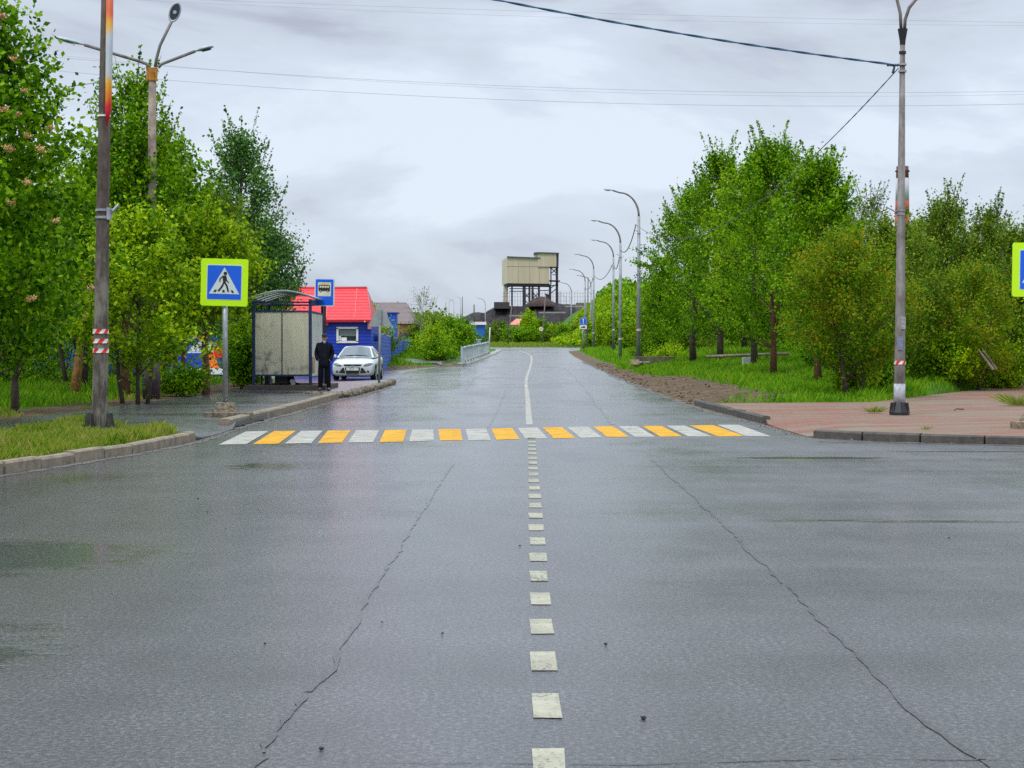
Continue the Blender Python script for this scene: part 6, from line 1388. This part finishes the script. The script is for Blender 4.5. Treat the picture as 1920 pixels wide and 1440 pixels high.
# ---- far round bushes
for i, (px, y, py, rpx, mm, lab) in enumerate([(938, 250, 600, 22, L_OLIVE, 'round olive bush right of the railing end'), (958, 245, 614, 14, L_GREEN, 'round bush behind the thin leaning pole'), (988, 262, 590, 22, L_YEL, 'yellow green bush crown in the middle of the far row'), (992, 300, 580, 18, L_YEL, 'small light crown standing above the far bush row'), (1012, 255, 598, 22, L_GREEN, 'far bush behind the small round speed sign'), (1035, 258, 608, 16, L_YEL, 'light far bush left of the small curved lamp'), (1058, 255, 610, 20, L_GREEN, 'dark far bush behind the small curved lamp'), (1080, 240, 612, 14, L_OLIVE, 'far bush below the blue arrow sign'), (1000, 245, 620, 14, L_GREEN, 'low dark bush at the foot of the far row'), (1030, 244, 622, 14, L_OLIVE, 'low olive bush at the foot of the far row'), (970, 244, 618, 16, L_GREEN, 'low green bush left in the far row'), (922, 260, 612, 12, L_BLUE, 'bluish bush beside the pale slim post'), (905, 270, 630, 12, L_GREEN, 'far bush under the blue garage roof'), (1065, 240, 628, 10, L_YEL, 'small yellowish bush at the right end of the far row')]):
    x = X(px, y); zb = Z(648, y); H = Z(py, y) - zb
    tree('bush', lab, x, y, H, rpx * y / F, .02, .24, 5200, 90, mm, BARK_D, .07, seed=100 + i, shoots=3, stems=2, cat='bush', sigma=.33, base=zb - .3)
# bushes on and before the green hill
for i, (px, y, py, bpy_, rpx, mm, lab) in enumerate([(1108, 215, 606, 650, 16, L_GREEN, 'bush behind the lamps next to the arrow sign'), (1130, 195, 594, 652, 18, L_YEL, 'yellow green bush on the hill foot'), (1150, 175, 590, 655, 20, L_YEL, 'light bush left of the second curved lamp'), (1165, 200, 580, 640, 20, L_GREEN, 'dark bush high on the green hill'), (1180, 160, 585, 660, 20, L_GREEN, 'bush between the second and the tallest curved lamp'), (1112, 200, 628, 655, 12, L_GREEN, 'small bush low beside the arrow sign post'), (1140, 260, 579, 620, 26, L_GREEN, 'green bush on the crest of the hill'), (1190, 250, 575, 620, 24, L_OLIVE, 'olive bush on the crest of the hill'), (1092, 245, 592, 640, 18, L_YEL, 'yellow green bush at the left foot of the hill')]):
    x = X(px, y); zb = min(Z(bpy_, y), gzf(x, y)) ; H = Z(py, y) - zb
    tree('bush', lab, x, y, H, rpx * y / F, .03, .20, 6500, 110, mm, BARK_D, .07, seed=130 + i, shoots=5, stems=3, cat='bush', sigma=.30, base=zb - .2)
# ---- right grove
def rt(name, lab, px, bpy_, d, tpy, rpx, z0, mm, seed, **k):
    x = X(px, d); zb = gzf(x, d); H = Z(tpy, d) - zb
    return tree(name, lab, x, d, H, rpx * d / F, z0, seed=seed, m=mm, **k)
rt('poplar_tree', 'leftmost tall tree of the right grove with a single straight trunk', 1300, 688, 90, 352, 86, .14, L_GREEN, 201, leaf=.13, n=26000, clumps=330, shoots=20, trunk=.17, bark=BARK_D, shape='tall', rough_env=.45)
rt('poplar_tree', 'poplar with bright top shoots behind the second trunk from left', 1350, 700, 84, 284, 92, .14, L_GREEN, 202, leaf=.13, n=28000, clumps=340, shoots=26, trunk=.16, bark=BARK_D, shape='tall', rough_env=.5)
rt('poplar_tree', 'tallest poplar in the middle of the right grove', 1450, 712, 68, 268, 118, .17, L_GREEN, 203, leaf=.115, n=38000, clumps=400, shoots=28, trunk=.13, bark=BARK_R, lean=(0, 0), shape='tall', rough_env=.45)
rt('poplar_tree', 'leafy tree with a thick reddish trunk right of the tallest poplar', 1535, 725, 57, 300, 84, .22, L_GREEN, 204, leaf=.11, n=30000, clumps=320, shoots=22, trunk=.12, bark=BARK_R, rough_env=.45)
rt('tree', 'broad yellow green crown filling the middle of the right grove', 1415, 700, 76, 302, 98, .20, L_YEL, 205, leaf=.12, n=24000, clumps=300, shoots=14, trunk=.15, bark=BARK_D)
rt('tree', 'low leafy tree between the tallest curved lamp and the first trunk', 1240, 690, 103, 512, 44, .05, L_GREEN, 206, leaf=.13, n=14000, clumps=190, shoots=10, trunk=.09, stems=3)
rt('bush', 'light green bush behind the tallest curved lamp', 1208, 670, 112, 545, 34, .03, L_YEL, 207, leaf=.14, n=10000, clumps=140, shoots=8, trunk=.07, stems=3, cat='bush')
rt('small_tree', 'small rusty green tree with a dark leaning trunk in front', 1603, 742, 47.6, 448, 120, .22, L_RUST, 208, leaf=.085, n=28000, clumps=320, shoots=10, trunk=.095, bark=BARK_D, lean=(-.35, 0), stems=2)
rt('tree', 'thin twiggy tree behind the right lamp', 1630, 720, 66, 362, 50, .32, L_OLIVE, 209, leaf=.09, n=6500, clumps=150, shoots=24, trunk=.10, bark=BARK_D, rough_env=.6)
rt('tree', 'yellowish tree directly behind the right lamp', 1672, 735, 55, 420, 92, .16, L_OLIVE, 210, leaf=.095, n=20000, clumps=240, shoots=12, trunk=.10, stems=3)
rt('birch_tree', 'birch with a ragged pale top right of the lamp', 1775, 730, 64, 372, 84, .16, L_OLIVE, 211, leaf=.10, n=20000, clumps=250, shoots=24, trunk=.11, shape='tall', rough_env=.5)
rt('birch_tree', 'second birch rising behind the rusty tree near the frame edge', 1850, 730, 66, 395, 80, .16, L_OLIVE, 212, leaf=.10, n=20000, clumps=250, shoots=20, trunk=.11, shape='tall', rough_env=.5)
rt('small_tree', 'rust tinted bushy tree near the right frame edge', 1815, 735, 56, 505, 108, .10, L_RUST, 213, leaf=.09, n=24000, clumps=280, shoots=8, trunk=.10, stems=3, bark=BARK_D)
rt('tree', 'green tree at the right frame edge behind the sign', 1915, 730, 60, 425, 70, .18, L_OLIVE, 214, leaf=.10, n=20000, clumps=240, shoots=14, trunk=.11, stems=2)
rt('tree', 'green tree crown beyond the right edge of the frame', 1985, 730, 58, 440, 75, .15, L_GREEN, 215, leaf=.11, n=14000, clumps=200, shoots=8, trunk=.11)
rt('tree', 'mid green tree filling the gap between poplar and birch', 1730, 720, 72, 410, 100, .08, L_GREEN, 216, leaf=.12, n=20000, clumps=260, shoots=10, trunk=.12, stems=2)
rt('tree', 'back row tree seen between the trunks of the right grove', 1560, 700, 84, 380, 92, .10, L_GREEN, 217, leaf=.14, n=20000, clumps=260, shoots=10, trunk=.13, stems=2)
rt('tree', 'back row tree behind the pale pipe', 1395, 690, 104, 420, 80, .10, L_GREEN, 218, leaf=.15, n=16000, clumps=230, shoots=10, trunk=.13, stems=2)
rt('tree', 'back row tree behind the leftmost right hand tree', 1290, 680, 116, 450, 60, .08, L_YEL, 219, leaf=.15, n=14000, clumps=210, shoots=8, trunk=.13, stems=2)
rt('tree', 'deep back row tree behind the rusty trees', 1870, 720, 84, 440, 100, .06, L_GREEN, 220, leaf=.15, n=18000, clumps=260, shoots=10, trunk=.13, stems=2)
rt('tree', 'deep back row tree right of the chimney', 1690, 715, 88, 455, 95, .06, L_OLIVE, 221, leaf=.15, n=18000, clumps=260, shoots=10, trunk=.13, stems=2)
for i, (px, y, py, rpx, mm, lab) in enumerate([(1290, 118, 628, 50, L_OLIVE, 'dark bush behind the leftmost trunk of the right grove'), (1345, 114, 622, 55, L_OLIVE, 'dark bush behind the second trunk of the right grove'), (1440, 108, 618, 60, L_OLIVE, 'dark bush behind the tallest poplar'), (1600, 96, 612, 70, L_OLIVE, 'dark bush behind the leaning dark trunk'), (1530, 106, 618, 60, L_OLIVE, 'dark bush behind the thick reddish trunks'), (1500, 100, 630, 60, L_GREEN, 'dark bush far behind the tallest poplar trunk'), (1400, 112, 640, 60, L_GREEN, 'shaded bushes at the far side of the pipe'), (1570, 88, 635, 60, L_GREEN, 'deep bush behind the thick trunks'), (1700, 60, 625, 60, L_GREEN, 'dense low growth around the lamp'), (1780, 55, 640, 46, L_YEL, 'leafy shrub at the grass edge right of the lamp'), (1640, 50, 640, 32, L_GREEN, 'low bush at the foot of the leaning dark trunk'), (1745, 58, 640, 40, L_GREEN, 'bush in the grass right of the lamp'), (1880, 58, 655, 34, L_YEL, 'bright shrub at the right edge behind the paving'), (1560, 70, 660, 50, L_GREEN, 'undergrowth between the reddish trunks'), (1460, 92, 650, 50, L_GREEN, 'shaded undergrowth behind the white block'), (1250, 98, 655, 30, L_YEL, 'bright weeds beside the slab pile'), (1820, 70, 620, 60, L_OLIVE, 'dense brush behind the rusty tree'), (1700, 66, 640, 50, L_OLIVE, 'dense brush behind the lamp foot'), (1600, 48.5, 700, 22, L_YEL, 'leafy weeds round the dark leaning trunk')]):
    x = X(px, y); H = Z(py, y) - gzf(x, y); tree('bush', lab, x, y, H, rpx * y / F, .02, .11, 7000, 110, mm, BARK_D, .04, seed=240 + i, shoots=5, stems=3, cat='bush')
# green masses far behind, left and right, closing the horizon
def wood(label, x0, x1, y0, y1, n, hz_, seed, m, leaf=.5):
    r = np.random.default_rng(seed); x = r.uniform(x0, x1, n); y = r.uniform(y0, y1, n); cl = vnoise(x * .35, y * .35, seed) * .35 + .75; z = gz(x, y) + r.uniform(0, 1, n) ** .7 * hz_ * cl
    P = np.stack([x, y, z], 1); o = np_mesh('distant_wood', leaves_np(P, r, leaf), 4, m); tag(o, label, 'wood', kind='stuff'); return o
wood('unbroken dark foliage far behind the left grove', -75, -18, 92, 135, 60000, 6.5, 1, L_GREEN)
wood('unbroken foliage far behind the right grove', 22, 80, 95, 150, 60000, 7.0, 2, L_GREEN)
wood('low far foliage behind the left houses', -60, -8, 190, 240, 26000, 5.0, 3, L_OLIVE)
wood('low foliage on the green hill at right', 14, 70, 170, 290, 60000, 2.6, 4, L_GREEN)
wood('scrubby growth covering the near face of the green hill', 5.5, 30, 207, 300, 80000, 1.1, 5, L_YEL, .32)

# ---- grass
G_A = leaf_mat('grass_blades', [(.035, .13, .003), (.08, .24, .004), (.15, .34, .006), (.26, .40, .02)], .35, scale=.9)
G_B = leaf_mat('grass_mixed', [(.055, .12, .006), (.12, .23, .008), (.21, .30, .014), (.38, .33, .09)], .35, scale=1.3)
def grass(label, n, xr, yr, hmin, hmax, width, m, seed, mask, clump=.35, zf=gz):
    r = np.random.default_rng(seed); x = r.uniform(*xr, n); y = r.uniform(*yr, n); k = mask(x, y, r) > r.uniform(0, 1, n); x, y = x[k], y[k]; n = len(x)
    z = zf(x, y) - .02; hn = np.clip(.75 + vnoise(x * 2.2, y * 1.4, seed) * clump * 1.6, .25, 1.8); h = r.uniform(hmin, hmax, n) * hn; a = r.uniform(0, np.pi, n); d = r.uniform(0, 2 * np.pi, n); bend = r.uniform(.1, .6, n) * h
    w = width * r.uniform(.6, 1.3, n); wx, wy = np.cos(a) * w / 2, np.sin(a) * w / 2; bx, by = np.cos(d) * bend, np.sin(d) * bend
    P = lambda kx, ky, kz: np.stack([x + kx, y + ky, z + kz], -1)
    V = np.stack([P(-wx, -wy, 0 * z), P(wx, wy, 0 * z), P(wx * .7 + bx * .35, wy * .7 + by * .35, h * .6), P(bx, by, h)], 1).reshape(-1, 3)
    o = np_mesh('grass', V, 4, m); tag(o, label, 'grass', kind='stuff'); return o
def m_off(x, y): return np.maximum(xL(np.minimum(y, 206)) - x, x - xR(np.minimum(y, 206)))
grass('long mixed grass on the kerbed island at left', 300000, (-12, -5.1), (17, 31.8), .08, .22, .008, G_B, 1, lambda x, y, r: ((xL(y) - x) > .18) * (np.where(y > 24, x < -5.3 - (y - 24) * .0, 1)) * (1 - sst(27.0, 29.5, y) * (x > -8.2 + (31 - y) * .9 * 0 - sst(29, 31, y) * .0 - (y > 29.2) * .0) * sst(-8.2, -6.2, x + (29.5 - y) * .6)) * (.6 + .5 * vnoise(x * 1.2, y, 2)) * (1 - (x > np.interp(y, [24, 26, 28, 30, 31], [-5.2, -5.2, -5.25, -6.9, -7.8])) * (y > 27.6)) * (1 - .97 * (x < np.interp(y, [24, 28, 31, 32], [-8.8, -8.2, -7.9, -7.7])) * (x > -9.9) * (y > 24)))
grass('green grass under the left trees', 150000, (-26, -9.6), (22, 72), .14, .40, .018, G_A, 2, lambda x, y, r: (1 - dirtmask(x, y)) * (.65 + .5 * vnoise(x, y * .6, 4)) * (x < np.interp(y, [24, 32, 40, 54], [-9.9, -9.8, -9.7, -9.0])))
grass('sparse tufts along the trodden strip left of the pavement', 16000, (-11.5, -9.3), (30, 54), .06, .18, .014, G_B, 3, lambda x, y, r: sst(.1, .6, vnoise(x * 2, y * 1.2, 6)) * (x < np.interp(y, [24, 32, 40, 54], [-9.9, -9.75, -9.6, -8.9])))
def paved_right(x, y): return (x > np.where(y < 43, 0, np.where(y < 44, 5 + (y - 43) * 4.5, 9.3 + (y - 44) * .49)))
grass('tall bright grass along the block paving and under the right trees', 340000, (5.2, 28), (43.2, 100), .12, .36, .018, G_A, 4, lambda x, y, r: (1 - dirtmask(x, y)) ** 1.5 * (1 - paved_right(x, y)) * (m_off(x, y) > .6) * (.75 + .4 * vnoise(x * .9, y * .5, 7)) * np.where(y < 60, 1.2, .8))
grass('thin grass creeping over the bare earth at the right roadside', 26000, (5.0, 12), (43.5, 120), .04, .13, .02, G_B, 5, lambda x, y, r: sst(.2, .7, vnoise(x * 1.1, y * .5, 9)) * (1 - paved_right(x, y)) * (m_off(x, y) > .9))
grass('rank grass on the bank by the blue fence', 90000, (-16, -3.2), (89, 150), .15, .45, .03, G_A, 6, lambda x, y, r: (m_off(x, y) > .5) * (1 - dirtmask(x, y)) * (.8 + .3 * vnoise(x * .8, y * .3, 5)) * (1 - (y > 103) * (x > -6.8 + (y - 108) * .09) * 1.0))
grass('grass on the roadside slope below the curved lamps', 90000, (5.6, 22), (95, 205), .15, .45, .045, G_A, 7, lambda x, y, r: (m_off(x, y) > 1.2) * (1 - dirtmask(x, y)))
grass('grass strip at the far end of the road', 60000, (-14, 24), (206, 250), .12, .45, .09, G_B, 8, lambda x, y, r: (.8 + .2 * vnoise(x * .3, y * .1, 3)))
# a few weeds in the paving
for i, (px, d, lab) in enumerate([(1640, 36.2, 'small weed tuft growing in the paving left of the lamp'), (1737, 28.4, 'tiny weed by the kerb of the block paving'), (1915, 41, 'grass tuft at the right frame edge on the paving')]):
    r = np.random.default_rng(300 + i); n = [260, 60, 500][i]; rr_ = [.13, .06, .3][i]; P0 = r.normal(size=(n, 2)) * rr_; h = r.uniform(.04, .16, n) * [1, .5, 2][i]; a = r.uniform(0, 6.28, n); w = .006
    V = np.stack([np.stack([P0[:, 0] * .4 - w * np.cos(a), P0[:, 1] * .4 - w * np.sin(a), 0 * h], -1), np.stack([P0[:, 0] * .4 + w * np.cos(a), P0[:, 1] * .4 + w * np.sin(a), 0 * h], -1), np.stack([P0[:, 0] + w * .5, P0[:, 1], h * .7], -1), np.stack([P0[:, 0] * 1.2, P0[:, 1] * 1.2, h], -1)], 1).reshape(-1, 3)
    o = np_mesh('weed_tuft', V, 4, G_B); o.location = (X(px, d), d, .125); tag(o, lab, 'weed')
print('leaves', NLEAF)
